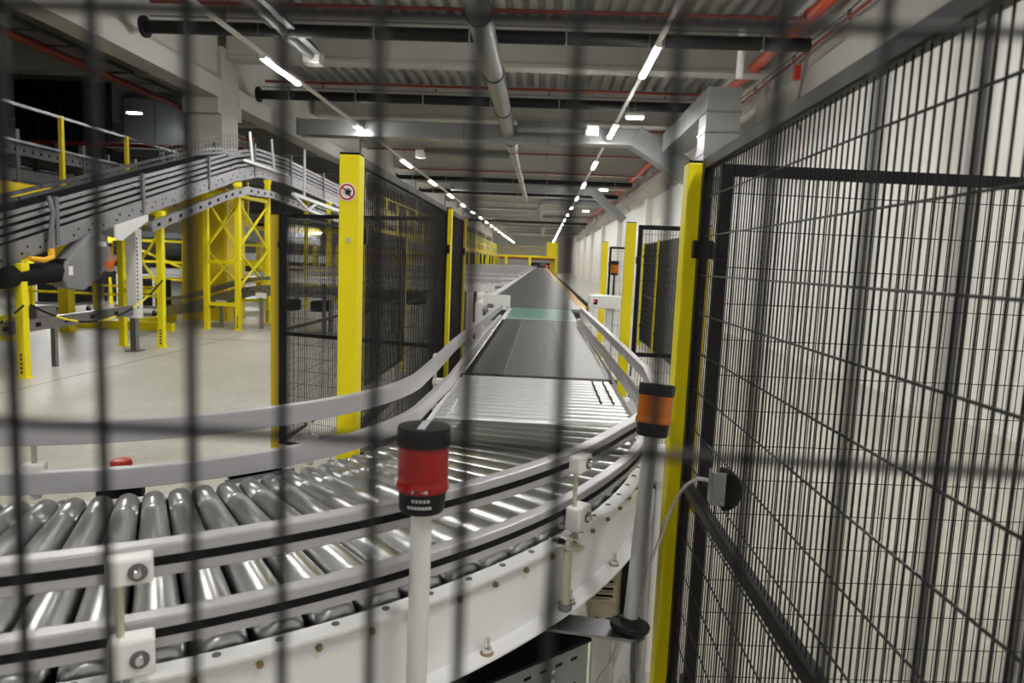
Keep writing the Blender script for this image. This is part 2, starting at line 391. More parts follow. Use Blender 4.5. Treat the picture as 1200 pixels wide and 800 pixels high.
MB().box((0, .0, 1.15), (.66, 4.9, 1.62)).build('top_section', 'duct', t, bevel=.01)
for z in (.35, .75, 1.14): MB().box((-.02, -.02, z), (.68, .64, z+.035)).build('flange', 'steel', t)
MB().cyl((.5, -.3, 1.7), (.5, -.3, 2.6), .07, n=10).build('riser', 'white', t)

# tube heaters with burner boxes
def burner(loc, rz, L, lab):
    t = thing('radiant_heater', lab, 'heater', loc, rz, 'tube heaters with white burner boxes')
    MB().cyl((0, .3, 0), (0, .3+L, 0), .075, n=14).build('tube', 'duct', t)
    MB().prism([(-.22, .02), (-.1, .2), (.1, .2), (.22, .02)], 1, .3, .3+L).build('reflector', 'duct', t)
    MB().box((-.17, 0, -.14), (.17, .34, .12)).build('burner_box', 'white', t, bevel=.015)
    for s in (-1, 1): MB().cyl((s*.08, -.01, -.05), (s*.08, .02, -.05), .03, n=10).build('vent', 'matte', t)
    for y in (.1, L): MB().cyl((0, y+.1, .15), (0, y+.1, ZC-loc[2]), .006, n=6).build('hanger', 'steel', t)
burner((-4.78, 14.3, 5.62), PI, 3.6, 'tube heater with white burner box beside the left lamp rail')
burner((-4.6, 24.5, 5.35), -PI/2, 3.0, 'tube heater with pale burner box hanging behind the cross duct on the left')
burner((1.3, 18.3, 5.15), PI/2, 1.8, 'tube heater with white burner box near the second right lamp')
t = thing('emergency_lamp', 'small lit emergency lamp below the cross duct beside the second right lamp', 'lamp', (1.85, 15.2, 4.86))
MB().box((-.2, -.08, .03), (.2, .08, .1)).build('housing', 'white', t); MB().box((-.17, -.07, 0), (.17, .07, .03)).build('diffuser', 'em_light', t)
MB().cyl((0, 0, .1), (0, 0, ZC-4.86), .005, n=6).build('hanger', 'steel', t)
for yy, nm in ((30, 'small lit emergency lamp by the third dark tube'), (42, 'farther small lit emergency lamp near the right wall')):
    t2 = copy_tree(t); t2.location = (2.5, yy, 4.9); t2['label'] = nm

# ------------------------------------------------------------------ roller curve in the foreground
CX, CY = -1.39, 2.374
ZR, ZF = 1.147, 1.122
def arc(r, a0, a1, n, z=0.0):
    return [(CX+r*math.cos(math.radians(a0+(a1-a0)*i/n)), CY+r*math.sin(math.radians(a0+(a1-a0)*i/n)), z) for i in range(n+1)]
def pol(r, deg, z=0.0):
    return Vector((CX+r*math.cos(math.radians(deg)), CY+r*math.sin(math.radians(deg)), z))
curve = thing('roller_curve', 'curved conveyor of tapered steel rollers with white side frames, close behind the fence', 'conveyor', (CX, CY, 0))
cp_out = [(.006, ZF), (-.030, ZF), (-.030, ZF-.004), (-.012, ZF-.004), (-.012, .977), (.032, .977), (.032, .981), (-.008, .981), (-.008, ZF-.005), (.006, ZF-.005)]
cp_in = [(-s, z) for s, z in cp_out]
o = MB().sweep(arc(1.767, -90, 0, 60), cp_out).build('outer_side_frame', 'white', curve, True)
MB().sweep(arc(1.002, -90, 0, 46), cp_in).build('inner_side_frame', 'white', curve, True)
b = MB(); A0 = arc(1.03, -90, 0, 40, .985); A1 = arc(1.755, -90, 0, 40, .985)
b.add(A0+A1, [(i, i+1, 41+i+1, 41+i) for i in range(40)]); b.add([(x, y, .975) for x, y, z in A0+A1], [(i, i+1, 41+i+1, 41+i) for i in range(40)])
b.build('gap_shade_sheet', 'matte', curve, True)  # black sheet added under the rollers to put shade in the gaps
def tapered():
    mb = MB(); n = 20
    sec = [(1.034, .006), (1.034, .020), (1.036, .0235), (1.040, .0245), (1.128, .0264), (1.130, .0254), (1.142, .0256), (1.144, .0267), (1.692, .0387), (1.704, .0382), (1.714, .0365), (1.722, .033), (1.727, .028), (1.7285, .022), (1.7285, .010), (1.736, .010), (1.736, .004)]
    vs = []
    for x, r in sec:
        rr = .0245 + (x-1.038)*(.0392-.0245)/(1.716-1.038)
        zc = ZR - rr
        for k in range(n):
            w = 2*PI*k/n; vs.append((x, r*math.cos(w), zc + r*math.sin(w)))
    m = len(sec)
    mb.add(vs, [(i*n+k, i*n+(k+1) % n, (i+1)*n+(k+1) % n, (i+1)*n+k) for i in range(m-1) for k in range(n)], True)
    return mb
r_first = None
NR = 31; PITCH = 2.87
for i in range(NR):
    if r_first is None: r_first = tapered().build('roller', 'roller', curve); o = r_first
    else: o = r_first.copy(); COL.objects.link(o); o.parent = curve
    o.rotation_euler = (0, 0, math.radians(-2.2 - PITCH*i))
def hexbolt(r=.009, h=.008):
    mb = MB(); mb.cyl((0, 0, 0), (h, 0, 0), r, n=6, smooth=False); mb.cyl((h, 0, 0), (h+.003, 0, 0), r*.55, n=10); return mb
bolt0 = hexbolt(.0058, .006).build('frame_bolt', 'zinc_yellow', curve)
first = True
for i in range(24):
    d = -2.2 - PITCH*(i+.5)
    o = bolt0 if first else bolt0.copy()
    if not first: COL.objects.link(o); o.parent = curve
    first = False
    p = pol(1.759, d, 1.098) - Vector((CX, CY, 0)); o.location = p; o.rotation_euler = (0, 0, math.radians(d))
sc = MB().cyl((0, 0, 0), (0, 0, .0012), .0065, n=12); sc0 = sc.build('flange_hole', 'steel_dull', curve)
for i in range(24):
    o = sc0 if i == 0 else sc0.copy()
    if i: COL.objects.link(o); o.parent = curve
    o.location = pol(1.749, -2.2 - PITCH*(i+.15), ZF) - Vector((CX, CY, 0))
st0 = MB().cyl((0, 0, 0), (0, 0, .012), .010, n=6, smooth=False).cyl((0, 0, .012), (0, 0, .030), .0052, n=10).build('flange_stud', 'bright', curve)
wa = MB().cyl((0, 0, -.0005), (0, 0, .0015), .013, n=14)
wa.build('washer', 'zinc_yellow', st0)
for i, d in enumerate((-8, -16, -26, -33.5, -42, -50, -60, -68)):
    o = st0 if i == 0 else copy_tree(st0, curve)
    o.location = pol(1.778, d, .981) - Vector((CX, CY, 0))
for d in (-52, -80):
    p = pol(1.70, d); q = pol(1.08, d)
    for w in (p, q):
        l = MB().box((w.x-.03, w.y-.03, .012), (w.x+.03, w.y+.03, .977)).build('leg', 'white', curve, True, bevel=.004)
        MB().box((w.x-.07, w.y-.07, 0), (w.x+.07, w.y+.07, .012)).build('foot_plate', 'white', l, off=(CX, CY, 0))
    MB().bar((p.x, p.y, .94), (q.x, q.y, .94), .05, .06).build('cross_member', 'white', curve, True)

# straight roller section, belt section, plate, long belt
XA, XB = -.385, .377
st = thing('roller_conveyor', 'short straight roller conveyor of bright steel rollers between the curve and the dark belt', 'conveyor', (0, CY, 0))
for s, x in ((1, XA), (-1, XB)):
    MB().sweep([(x, CY+.004, 0), (x, 3.33, 0)], cp_in if s > 0 else cp_out).build('side_frame', 'white', st, True)
    for yy in (2.5, 3.2):
        l = MB().box((x+s*.06-.025, yy-.025, .012), (x+s*.06+.025, yy+.025, .977)).build('leg', 'white', st, True, bevel=.003)
MB().box((XA+.03, CY+.01, .975), (XB-.03, 3.33, .985)).build('gap_shade_sheet', 'matte', st, True)  # added black sheet again, shade for the straight roller gaps
def straight_roller(L, r):
    mb = MB(); n = 16; sec = [(0, .006), (.01, .006), (.01, r-.004), (.014, r), (.055, r), (.058, r-.0025), (.064, r-.0025), (.067, r), (L-.014, r), (L-.01, r-.004), (L-.01, .006), (L, .006)]
    vs = [(x, rr*math.cos(2*PI*k/n), rr*math.sin(2*PI*k/n)) for x, rr in sec for k in range(n)]; m = len(sec)
    mb.add(vs, [(i*n+k, i*n+(k+1) % n, (i+1)*n+(k+1) % n, (i+1)*n+k) for i in range(m-1) for k in range(n)], True); return mb
r0_ = straight_roller(XB-XA-.03, .0250).build('roller', 'roller_lit', st)
for i in range(14):
    o = r0_ if i == 0 else r0_.copy()
    if i: COL.objects.link(o); o.parent = st
    o.location = (XA+.015, .045+i*.0645, ZR-.0250)
for x in (.265, .315):
    pts = []
    for i in range(9):
        pts.append((x, .045+(i+4.5)*.0645, ZR+.001+(.004 if i % 2 == 0 else -.004)))
    MB().tube(pts, .004, 6).build('drive_band', 'matte', st)

# the straight run that carries on past the curve, beyond the picture's edge
sr = thing('roller_conveyor', 'straight roller conveyor carrying on from the far end of the roller curve', 'conveyor', (-3.0, CY-1.767, 0))
MB().sweep([(-3.0, CY-1.767, 0), (CX-.004, CY-1.767, 0)], cp_out).build('side_frame', 'white', sr, True)
MB().sweep([(-3.0, CY-1.002, 0), (CX-.004, CY-1.002, 0)], cp_in).build('side_frame', 'white', sr, True)
MB().box((-3.0, CY-1.75, .975), (CX-.01, CY-1.02, .985)).build('gap_shade_sheet', 'matte', sr, True)  # added black sheet, shade between these rollers
ro_ = None
for i in range(18):
    if ro_ is None: ro_ = o = straight_roller(.70, .037).build('roller', 'roller', sr)
    else: o = ro_.copy(); COL.objects.link(o); o.parent = sr
    o.rotation_euler = (0, 0, PI/2); o.location = (.06+i*.0865, .035, ZR-.037)
for x in (.3, 1.3):
    for y in (.03, .74): MB().box((x, y-.025, 0), (x+.05, y+.025, .977)).build('leg', 'white', sr)

bc = thing('belt_conveyor', 'short dark rubber belt conveyor just beyond the bright straight rollers', 'conveyor', (0, 3.33, 0))
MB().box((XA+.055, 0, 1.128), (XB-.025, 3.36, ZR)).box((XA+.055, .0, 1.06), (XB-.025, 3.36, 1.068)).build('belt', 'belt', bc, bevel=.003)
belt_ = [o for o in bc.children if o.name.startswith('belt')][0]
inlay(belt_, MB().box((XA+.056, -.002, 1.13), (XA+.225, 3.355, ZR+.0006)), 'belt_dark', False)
inlay(belt_, MB().box((XB-.235, -.002, 1.13), (XB-.026, 3.355, ZR+.0006)), 'belt_pale', False)
MB().box((XA+.06, .02, 1.07), (XB-.03, 3.34, 1.127)).build('slider_bed', 'steel_dull', bc)
for y in (.03, 3.33): MB().cyl((XA+.055, y, 1.094), (XB-.025, y, 1.094), .032, n=16).build('end_drum', 'matte', bc)
for s, x in ((1, XA), (-1, XB)):
    MB().box((x-s*.02, 0, .95), (x+s*.006, 3.4, 1.128)).build('side_frame', 'white', bc, bevel=.003)
    MB().box((x+s*.006, 0, 1.10), (x+s*(.045 if s > 0 else .02), 3.4, 1.132)).build('belt_guide', 'matte', bc)
    MB().cyl((x+s*.024, .0, ZR+.004), (x+s*.024, 1.6, ZR+.004), .0085, n=12).build('guide_bar', 'bright', bc)
    MB().cyl((x+s*.024, 1.64, ZR+.004), (x+s*.024, 3.38, ZR+.004), .0085, n=12).build('guide_bar', 'bright', bc)
    for yy in (.4, 2.9):
        MB().box((x-s*.02, yy, 0), (x+s*.04, yy+.06, .95)).build('leg', 'white', bc)
t = thing('transfer_plate', 'green transfer plate between the short dark belt and the long grey belt', 'plate', (0, 6.73, 0))
MB().box((XA+.05, 0, ZR-.012), (XB+.0, 1.72, ZR-.002)).build('plate', 'teal', t, bevel=.002)
MB().box((XA, 0, .95), (XB, 1.72, ZR-.013)).build('support_box', 'white', t)
MB().box((XA+.05, .0, ZR-.002), (XB, .025, ZR+.001)).build('front_edge', 'white', t)
for s in (XA+.02, XB-.08): MB().box((s, .3, 0), (s+.06, .36, .95)).build('leg', 'white', t)

lb = thing('long_belt_conveyor', 'very long grey belt conveyor down the middle of the hall with yellow edge guard', 'conveyor', (0, 8.47, 0))
LX0, LX1, LL = -.71, .50, 80.0
MB().box((LX0, 0, ZR-.02), (LX1, LL, ZR)).build('belt', 'belt_far', lb)
MB().cyl((LX0, .02, ZR-.03), (LX1, .02, ZR-.03), .03, n=14).build('end_drum', 'steel_dull', lb)
MB().box((LX0-.10, .05, .86), (LX0, LL, ZR+.03)).build('side_frame', 'white', lb)
MB().box((LX1, .05, .86), (LX1+.16, LL, ZR-.03)).build('side_frame', 'white', lb)
MB().prism([(LX1, ZR-.005), (LX1+.05, ZR+.055), (LX1+.06, ZR+.055), (LX1+.06, ZR-.03), (LX1, ZR-.03)], 1, -.35, LL).build('edge_guard', 'amber_edge', lb)
MB().box((LX1+.06, -.05, ZR-.03), (LX1+.095, LL, ZR+.085)).build('rubber_skirt', 'matte', lb)
MB().box((LX1+.095, .0, ZR-.03), (LX1+.16, LL, ZR+.035)).build('top_rail', 'white', lb)
MB().box((LX0+.02, .1, .88), (LX1-.02, LL, ZR-.03)).build('bed', 'steel_dull', lb)
for j in range(20):
    for x in (LX0-.05, LX1+.08): MB().box((x-.03, 1+j*4, 0), (x+.03, 1.06+j*4, .86)).build('leg', 'white', lb)

# ------------------------------------------------------------------ aluminium guard rails
def railprof(w, h): return [(-w/2, -h/2), (w/2, -h/2), (w/2, h/2), (-w/2, h/2)]
def guard(name_label, pts, z, h, w, slot=None, sup=()):
    base = (pts[0][0], pts[0][1], z)
    t = thing('guard_rail', name_label, 'guard rail', base, group='guard rails along the conveyor')
    path = [(x, y, z) for x, y in pts]
    MB().sweep(path, railprof(w, h)).build('rail', 'alu_paint', t, True, bevel=.003)
    if slot:
        i0, i1 = slot; sp = path[i0:i1]
        MB().sweep(sp, [(w/2-.001, -.0065), (w/2+.0006, -.0065), (w/2+.0006, .0065), (w/2-.001, .0065)]).build('slot_strip', 'matte', t, True)
    return t
def A2(r, a0, a1, n): return [(x, y) for x, y, z in arc(r, a0, a1, n)]
def outer_path(r, xr):
    left = [(-3.0, CY-r), (-2.2, CY-r)] + A2(r, -90, -24, 40)
    mid = [tuple(pol(r + (CX*0 + (xr-(CX+1.767))*.9)*k/8 , -24+3*k)[:2]) for k in range(1, 8)]
    return left + mid + [(xr, CY+.35), (xr-.004, CY+.8), (xr-.015, 4.3), (xr-.04, 6.0), (xr-.045, 6.45)]
OU = outer_path(1.745, .437); OL = outer_path(1.735, .414)
gu = guard('upper silver guard rail with black slot on the outer, near side of the curve', OU, 1.281, .046, .028, (0, 48))
gl = guard('lower silver guard rail with black slot on the outer, near side of the curve', OL, 1.1735, .045, .028, (0, 46))
IU = [(-.365, 6.45), (-.385, 5.2), (-.405, 4.2), (-.418, 3.3), (-.410, 2.75)] + A2(.98, -2, -90, 42) + [(-2.2, CY-.98), (-3.0, CY-.98)]
IL = [(-.375, 6.5), (-.385, 4.8), (-.385, 3.8), (-.380, 3.0), (-.395, 2.6)] + A2(.985, -4, -90, 42) + [(-2.2, CY-.985), (-3.0, CY-.985)]
guU = guard('upper silver guard rail on the inner, far side of the roller curve', IU, 1.279, .052, .026)
guL = guard('lower silver guard rail on the inner, far side of the roller curve', IL, 1.168, .050, .026)

def clamp(parent, r, deg, z, dz, outward=1, bolt=True, w=.056, d=.034):
    p = pol(r, deg, z); a = math.radians(deg); er = Vector((math.cos(a), math.sin(a), 0))*outward; et = Vector((-math.sin(a), math.cos(a), 0))
    o = MB().bar(p-et*(w/2), p+et*(w/2), d, dz).build('clamp_block', 'white_plastic', parent, True, bevel=.004)
    if bolt:
        q = p + er*(d/2) + et*.010
        MB().cyl(q, q+er*.0025, .0120, n=18).build('washer', 'steel_dull', o, off=parent['_o']); MB().cyl(q, q+er*.010, .0080, .0045, n=12).build('clamp_bolt', 'bright', o, off=parent['_o'])
    return p, er, et
for deg in (-60.6, -32.6):
    p, er, et = clamp(gu, 1.768, deg, 1.281, .036)
    p2, _, _ = clamp(gl, 1.772, deg, 1.163, .052)
    q = p - et*.012
    MB().cyl((q.x, q.y, 1.17), (q.x, q.y, 1.275), .0052, n=10).build('clamp_rod', 'beige_rod', gu, True)
    q2 = p2 - et*.012 + er*.004
    MB().cyl((q2.x, q2.y, 1.124), (q2.x, q2.y, 1.165), .0075, n=10).cyl((q2.x, q2.y, 1.122), (q2.x, q2.y, 1.135), .014, n=6, smooth=False).build('clamp_foot', 'bright', gl, True)
p = pol(1.785, -34.5)
sp = thing('rail_post', 'zinc plated round stub post bolted to the outer white side frame', 'post', (p.x, p.y, .983))
MB().cyl((0, 0, .012), (0, 0, .128), .0095, n=14).build('tube', 'beige_rod', sp)
MB().cyl((0, 0, 0), (0, 0, .012), .015, n=14).build('foot', 'steel', sp)
MB().bar((-.03, .03, .136), (.025, -.012, .136), .03, .006).cyl((.0, 0, .128), (0, 0, .15), .007, n=8).build('arm', 'beige_rod', sp)
for deg in (-74.0, -36.0):
    p, er, et = clamp(guU, .955, deg, 1.279, .034, -1, False, .04, .026)
    p2, _, _ = clamp(guL, .955, deg, 1.190, .03, -1, False, .045, .03)
    q = p - er*-.0
    MB().cyl((q.x, q.y, 1.20), (q.x, q.y, 1.262), .0055, n=10).build('clamp_rod', 'beige_rod', guU, True)
    MB().cyl((q.x, q.y, 1.125), (q.x, q.y, 1.18), .006, n=10).cyl((q.x, q.y, 1.122), (q.x, q.y, 1.13), .012, n=6, smooth=False).build('clamp_foot', 'bright', guL, True)
for (y, s) in ((3.0, -1), (4.6, -1), (6.1, -1), (3.3, 1), (4.7, 1), (6.1, 1)):
    for par, z in ((guU if s < 0 else gu, 1.279), (guL if s < 0 else gl, 1.168)):
        x = -.435 if s < 0 else .445
        MB().box((x-.028, y-.03, z-.02), (x+.028, y+.03, z+.0)).build('clamp_block', 'white_plastic', par, True, bevel=.003)
    x = -.455 if s < 0 else .465
    MB().cyl((x, y, 1.0), (x, y, 1.27), .008, n=10).box((x-.03 if s > 0 else x, y-.03, 1.0), (x if s > 0 else x+.03, y+.03, 1.05)).build('rail_support', 'white', guU if s < 0 else gu, True)
for d in (-30.5, -53, -70):
    p = pol(1.0, d, ZF) - Vector((CX, CY, 0)); MB().lathe([(.011, 0), (.011, .002), (.007, .006), (.001, .007)], 14, p).build('dome_bolt', 'bright', curve)
p = pol(.985, -33, ZF)
MB().tube([(p.x, p.y, ZF), (p.x, p.y, ZF+.02), (p.x+.006, p.y, ZF+.036), (p.x-.006, p.y, ZF+.044), (p.x-.02, p.y, ZF+.034)], .004, 8).cyl((p.x, p.y, ZF), (p.x, p.y, ZF+.005), .012, n=12).build('eye_bolt', 'bright', curve, True)

# switch box and light sensor on the inner frame
p = pol(.90, -64)
es = thing('stop_button', 'red mushroom stop button on a small black and yellow box behind the inner rails', 'switch', (p.x, p.y, 1.085), math.radians(26))
MB().box((-.048, -.045, 0), (.048, .045, .045)).build('lower_box', 'matte', es, bevel=.004)
MB().box((-.048, -.044, .0452), (.048, .045, .060)).build('lid', 'yellow', es, bevel=.004)
MB().cyl((0, .01, .060), (0, .01, .075), .012, n=14).build('stem', 'matte', es)
MB().lathe([(.014, .075), (.024, .078), (.025, .092), (.021, .100), (.004, .103)], 20, (0, .01, 0)).build('button', 'red_plastic', es)
p = pol(.975, -45)
ps = thing('light_sensor', 'long black light sensor on a steel bracket at the inner edge of the roller curve', 'sensor', (p.x, p.y, ZF), math.radians(45))
MB().box((-.085, -.012, .0), (.085, .022, .0025)).box((-.085, -.014, .0), (.085, -.012, .012)).build('bracket', 'steel', ps)
MB().box((-.075, .006, .003), (.06, .034, .026)).build('sensor_body', 'matte', ps, bevel=.003)
for x in (-.06, .065): MB().lathe([(.008, .0025), (.008, .005), (.003, .008)], 12, (x, -.002, 0)).build('screw', 'bright', ps)
MB().tube([(.06, .02, .014), (.085, .02, .012), (.12, .03, .012), (.16, .05, .03)], .004, 6).build('lead', 'steel_dull', ps)

# parts under the curve
ct = thing('cable_trunking', 'grey slotted steel cable trunking with a dark lid hanging below the roller curve', 'cable trunking', (-.205, 1.34, .62), math.radians(40))
chn = MB().box((0, 0, 0), (.48, .28, .13)).build('channel', 'duct', ct, bevel=.003)
MB().box((-.005, -.006, .13), (.485, .286, .138)).build('lid', 'matte', ct)
for i in range(9):
    smb = MB().box((.02+i*.05, -.0015, .025), (.042+i*.05, .001, .033)).box((.02+i*.05, -.0015, .095), (.042+i*.05, .001, .103)); inlay(chn, smb, 'matte', False)
for z in (.04, .065, .09): MB().cyl((.36, -.004, z), (.36, .001, z), .006, n=10).build('rivet', 'bright', ct)
for x in (.08, .4): MB().box((x, .1, .138), (x+.03, .13, .355)).build('hanger', 'steel_dull', ct)
gm = thing('drive_motor', 'beige finned drive motor below the far end of the roller curve', 'motor', (.19, 1.92, .0))
mb = MB().box((0, 0, .62), (.09, .22, .9))
for i in range(8): mb.box((-.004, -.006, .72+i*.022), (.07, .226, .728+i*.022))
hs_ = mb.build('housing', 'beige', gm, bevel=.004)
fm_ = MB()
for i in range(8): fm_.box((.012, -.0075, .737+i*.022), (.062, -.006, .744+i*.022))
inlay(hs_, fm_, 'matte', False)
MB().box((.085, -.01, .62), (.105, .23, .93)).build('end_shield', 'matte', gm)
MB().box((.02, .08, 0), (.08, .14, .62)).build('bracket', 'white', gm)
for x in (.02, .055): MB().cyl((x, -.012, .66), (x, .0, .66), .011, n=12).build('gland', 'matte', gm)
sup_ = thing('conveyor_strut', 'white steel support leg beside the grey signal pole', 'support', (.31, 2.02, 0))
MB().box((-.03, -.03, .012), (.03, .03, .97)).build('leg', 'white', sup_, bevel=.004); MB().box((-.07, -.07, 0), (.07, .07, .012)).build('foot_plate', 'white', sup_)
MB().box((-.036, -.05, .42), (.036, -.03, .62)).build('joint_plate', 'white', sup_, bevel=.003)
for z in (.45, .59): MB().cyl((0, -.058, z), (0, -.05, z), .012, n=6, smooth=False).build('bolt', 'bright', sup_)

# ------------------------------------------------------------------ signal lamps on poles
def signal(name_label, foot, head, lens, polem, R_, hgt, cap_mark):
    foot = Vector(foot); head = Vector(head)
    t = thing('signal_lamp', name_label, 'signal lamp', tuple(foot))
    d = (head-foot); L = d.length; dn = d.normalized()
    t.rotation_mode = 'QUATERNION'; t.rotation_quaternion = Vector((0, 0, 1)).rotation_difference(dn)
    MB().cyl((0, 0, .0), (0, 0, L+.002), R_*.40, n=20).build('pole', polem, t)
    b = L; h = hgt
    MB().lathe([(R_*.80, b), (R_*.86, b+.004), (R_*.90, b+h*.24), (R_*.90, b+h*.255)], 32).build('base_socket', 'rubber', t)
    pr = [(R_*.98, b+h*.255), (R_*1.0, b+h*.27), (R_*1.0, b+h*.33), (R_*.96, b+h*.36)]
    for i in range(14):
        z = b+h*(.36+.40*i/14); pr += [(R_*.955, z+h*.008), (R_*.951, z+h*.014), (R_*.955, z+h*.024)]
    pr += [(R_*.95, b+h*.78)]
    ln = MB().lathe(pr, 32).build('lens', lens, t)
    MB().cyl((0, 0, b+h*.66), (0, 0, b+h*.78), R_*.82, n=24).build('bulb_holder', 'rubber', t)
    cp = MB().lathe([(R_*.96, b+h*.78), (R_*1.0, b+h*.79), (R_*1.0, b+h*.975), (R_*.97, b+h), (R_*.3, b+h*1.012)], 32).build('cap', 'rubber', t)
    if cap_mark:
        MB().box((-.006, -R_*.78, b+h*1.004), (.006, R_*.62, b+h*1.0175)).build('cap_stripe', 'pale_mark', cp)
        # worn print on the socket and marks on the lens ring
        a0 = -PI/2+.05
        def patch(mb, a, z0, z1, wdt, rr):
            vs = []
            for k in (-1, 1):
                w = a + k*wdt/2/rr
                vs += [(rr*math.cos(w), rr*math.sin(w), z0), (rr*math.cos(w), rr*math.sin(w), z1)]
            mb.add(vs, [(0, 2, 3, 1)])
        mb = MB()
        for j in range(5): patch(mb, a0+.16*(j-2)+.05, b+h*.165, b+h*.20, .0042, R_*.905)
        for j in range(7): patch(mb, a0+.15*(j-3), b+h*.085, b+h*.12, .0048, R_*.895)
        mb.build('socket_print', 'pale_mark', t)
        mb = MB(); rr = R_*1.006
        patch(mb, a0-.25, b+h*.275, b+h*.315, .0025, rr)
        w0, w1 = a0+.05, a0+.3
        mb.add([(rr*math.cos(w0), rr*math.sin(w0), b+h*.295), (rr*math.cos(w1), rr*math.sin(w1), b+h*.275), (rr*math.cos(w1), rr*math.sin(w1), b+h*.322)], [(0, 1, 2)])
        mb.build('ring_marks', 'pale_mark', t)
    else:
        fl = MB().lathe([(.020, -.012), (.041, -.010), (.042, -.002), (.040, .001), (.022, .003), (.021, .012)], 28).build('foot_flange', 'rubber', t)
        for k in range(3):
            w = 2*PI*k/3+.4; MB().cyl((.031*math.cos(w), .031*math.sin(w), .0), (.031*math.cos(w), .031*math.sin(w), .0035), .004, n=8).build('screw', 'matte', fl)
    return t
sl = signal('red signal lamp with black cap on a pale pole before the roller curve', (-.172, 1.015, .70), (-.171, 1.03, 1.308), 'red_lens', 'pole_white', .0415, .134, True)
MB().cyl((0, 0, 0), (0, 0, .015), .03, n=20).build('foot_flange', 'rubber', sl)
sa = signal('amber signal lamp with black cap on a leaning grey pole by the corner post', (.218, 1.36, .962), (.246, 1.41, 1.350), 'amber_lens', 'pole_grey', .0375, .110, False)
t = thing('pole_bracket', 'flat grey steel bracket holding the amber lamp pole under the roller curve', 'bracket', (.218, 1.36, .94))
MB().bar((.02, 0, .0), (-.20, .03, .0), .07, .006).cyl((0, 0, -.003), (0, 0, .004), .034, n=20).build('plate', 'steel', t)
MB().tube([(.01, 0, -.003), (.012, .01, -.08), (.02, .02, -.16), (.02, .02, -.34)], .005, 8).build('lead', 'steel_dull', t)

# ------------------------------------------------------------------ mesh fences
def fence_panel(label, p0, p1, z0, z1, mids=(), pitch=.02, hp=.105, wr=.0019, fr=.03, ph=(None, None), nside=4, uprights=True, group=None, depth=.02, hw=1.0):
    dx, dy = p1[0]-p0[0], p1[1]-p0[1]; L = math.hypot(dx, dy)
    t = thing('mesh_fence', label, 'fence', (p0[0], p0[1], z0), math.atan2(dy, dx), group)
    h = z1-z0; fm = MB()
    fm.box((0, -depth/2, 0), (fr, depth/2, h)).box((L-fr, -depth/2, 0), (L, depth/2, h))
    fm.box((fr, -depth/2, h-fr), (L-fr, depth/2, h)).box((fr, -depth/2, 0), (L-fr, depth/2, fr))
    for m_ in mids: fm.box((fr, -depth/2, m_-z0-fr/2), (L-fr, depth/2, m_-z0+fr/2))
    fm.build('frame', 'black', t, bevel=.003)
    w = MB(); x = fr/2 if ph[0] is None else ph[0]
    while x < L:
        w.cyl((x, 0, .005), (x, 0, h-.005), wr, n=nside, caps=False); x += pitch
    z = hp*.9 if ph[1] is None else ph[1]
    while z < h:
        w.cyl((.005, wr*2, z), (L-.005, wr*2, z), wr*hw, n=nside, caps=False); z += hp
    w.build('mesh', 'wire', t)
    for xx in (-.004, L-.026):
        for zz in (h*.16, h*.87):
            MB().box((xx, -.026, zz-.025), (xx+.03, .026, zz+.025)).build('bracket', 'black', t, bevel=.003)
    return t
def fence_post(label, x, y, h=2.0, s=.06, rz=0, group=None, material='yellow'):
    t = thing('fence_post', label, 'fence post', (x, y, 0), rz, group)
    MB().box((-s/2, -s/2, .01), (s/2, s/2, h-.006)).build('post', material, t, bevel=.003)
    MB().box((-s/2+.001, -s/2+.001, h-.006), (s/2-.001, s/2-.001, h)).build('cap', 'black', t)
    b = MB().box((-.09, -s/2, 0), (.09, s/2, .01)).build('base_plate', material, t)
    for k in (-1, 1): MB().cyl((k*.07, 0, .01), (k*.07, 0, .03), .009, n=6, smooth=False).build('anchor_bolt', 'bright', b)
    return t
FX = -.568
pa = fence_post('wide yellow fence post with the round no-touch sign', -.578, 2.06, s=.06)
# round sign on the post, facing the camera side
sg = thing('warning_sign', 'round white no-touch sign with red ring and slash on the nearest left yellow post', 'sign', (-.583, 2.0285, 1.885))
MB().cyl((0, .0005, 0), (0, -.001, 0), .0268, n=40, smooth=False).build('disc', 'sign_white', sg)
ring = MB(); n = 40; vs = []
for y in (-.0012, -.0018):
    for r in (.0235, .0190):
        vs += [(r*math.cos(2*PI*k/n), y, r*math.sin(2*PI*k/n)) for k in range(n)]
fs = []
for k in range(n):
    q = (k+1) % n
    fs += [(2*n+k, 2*n+q, 3*n+q, 3*n+k), (k, q, 2*n+q, 2*n+k), (n+k, n+q, 3*n+q, 3*n+k)]
ring.add(vs, fs); ring.build('ring', 'sign_red', sg)
hand = MB()
hand.prism([(-.002, -.0085), (.008, -.0085), (.0105, -.002), (.0105, .003), (-.0035, .003), (-.005, -.003)], 1, -.0026, -.001)
for (x0, x1, z1, lean) in ((-.0038, -.0012, .0085, -.0014), (-.0004, .0022, .0115, -.0002), (.0030, .0056, .0105, .0012), (.0064, .0088, .0078, .0026)):
    hand.prism([(x0, .002), (x1, .002), (x1+lean, z1), (x0+lean, z1)], 1, -.0026, -.001)
hand.prism([(.0095, -.004), (.0145, .0035), (.0125, .0048), (.0085, .0)], 1, -.0026, -.001)
hand.build('hand', 'sign_black', sg)
gh = MB()
for x0 in (-.0125, -.0100, -.0075): gh.prism([(x0, -.006), (x0+.0012, -.006), (x0+.0012, .003), (x0, .003)], 1, -.0013, -.001)
gh.build('motion_lines', 'pale_mark', sg)
MB().bar((-.0150, -.0018, .0150), (.0150, -.0018, -.0150), .0008, .0040, up=(0, 1, 0)).bar((-.0150, -.0017, .0150), (.0150, -.0017, -.0150), .0040, .0008, up=(0, 1, 0)).build('slash', 'sign_red', sg)
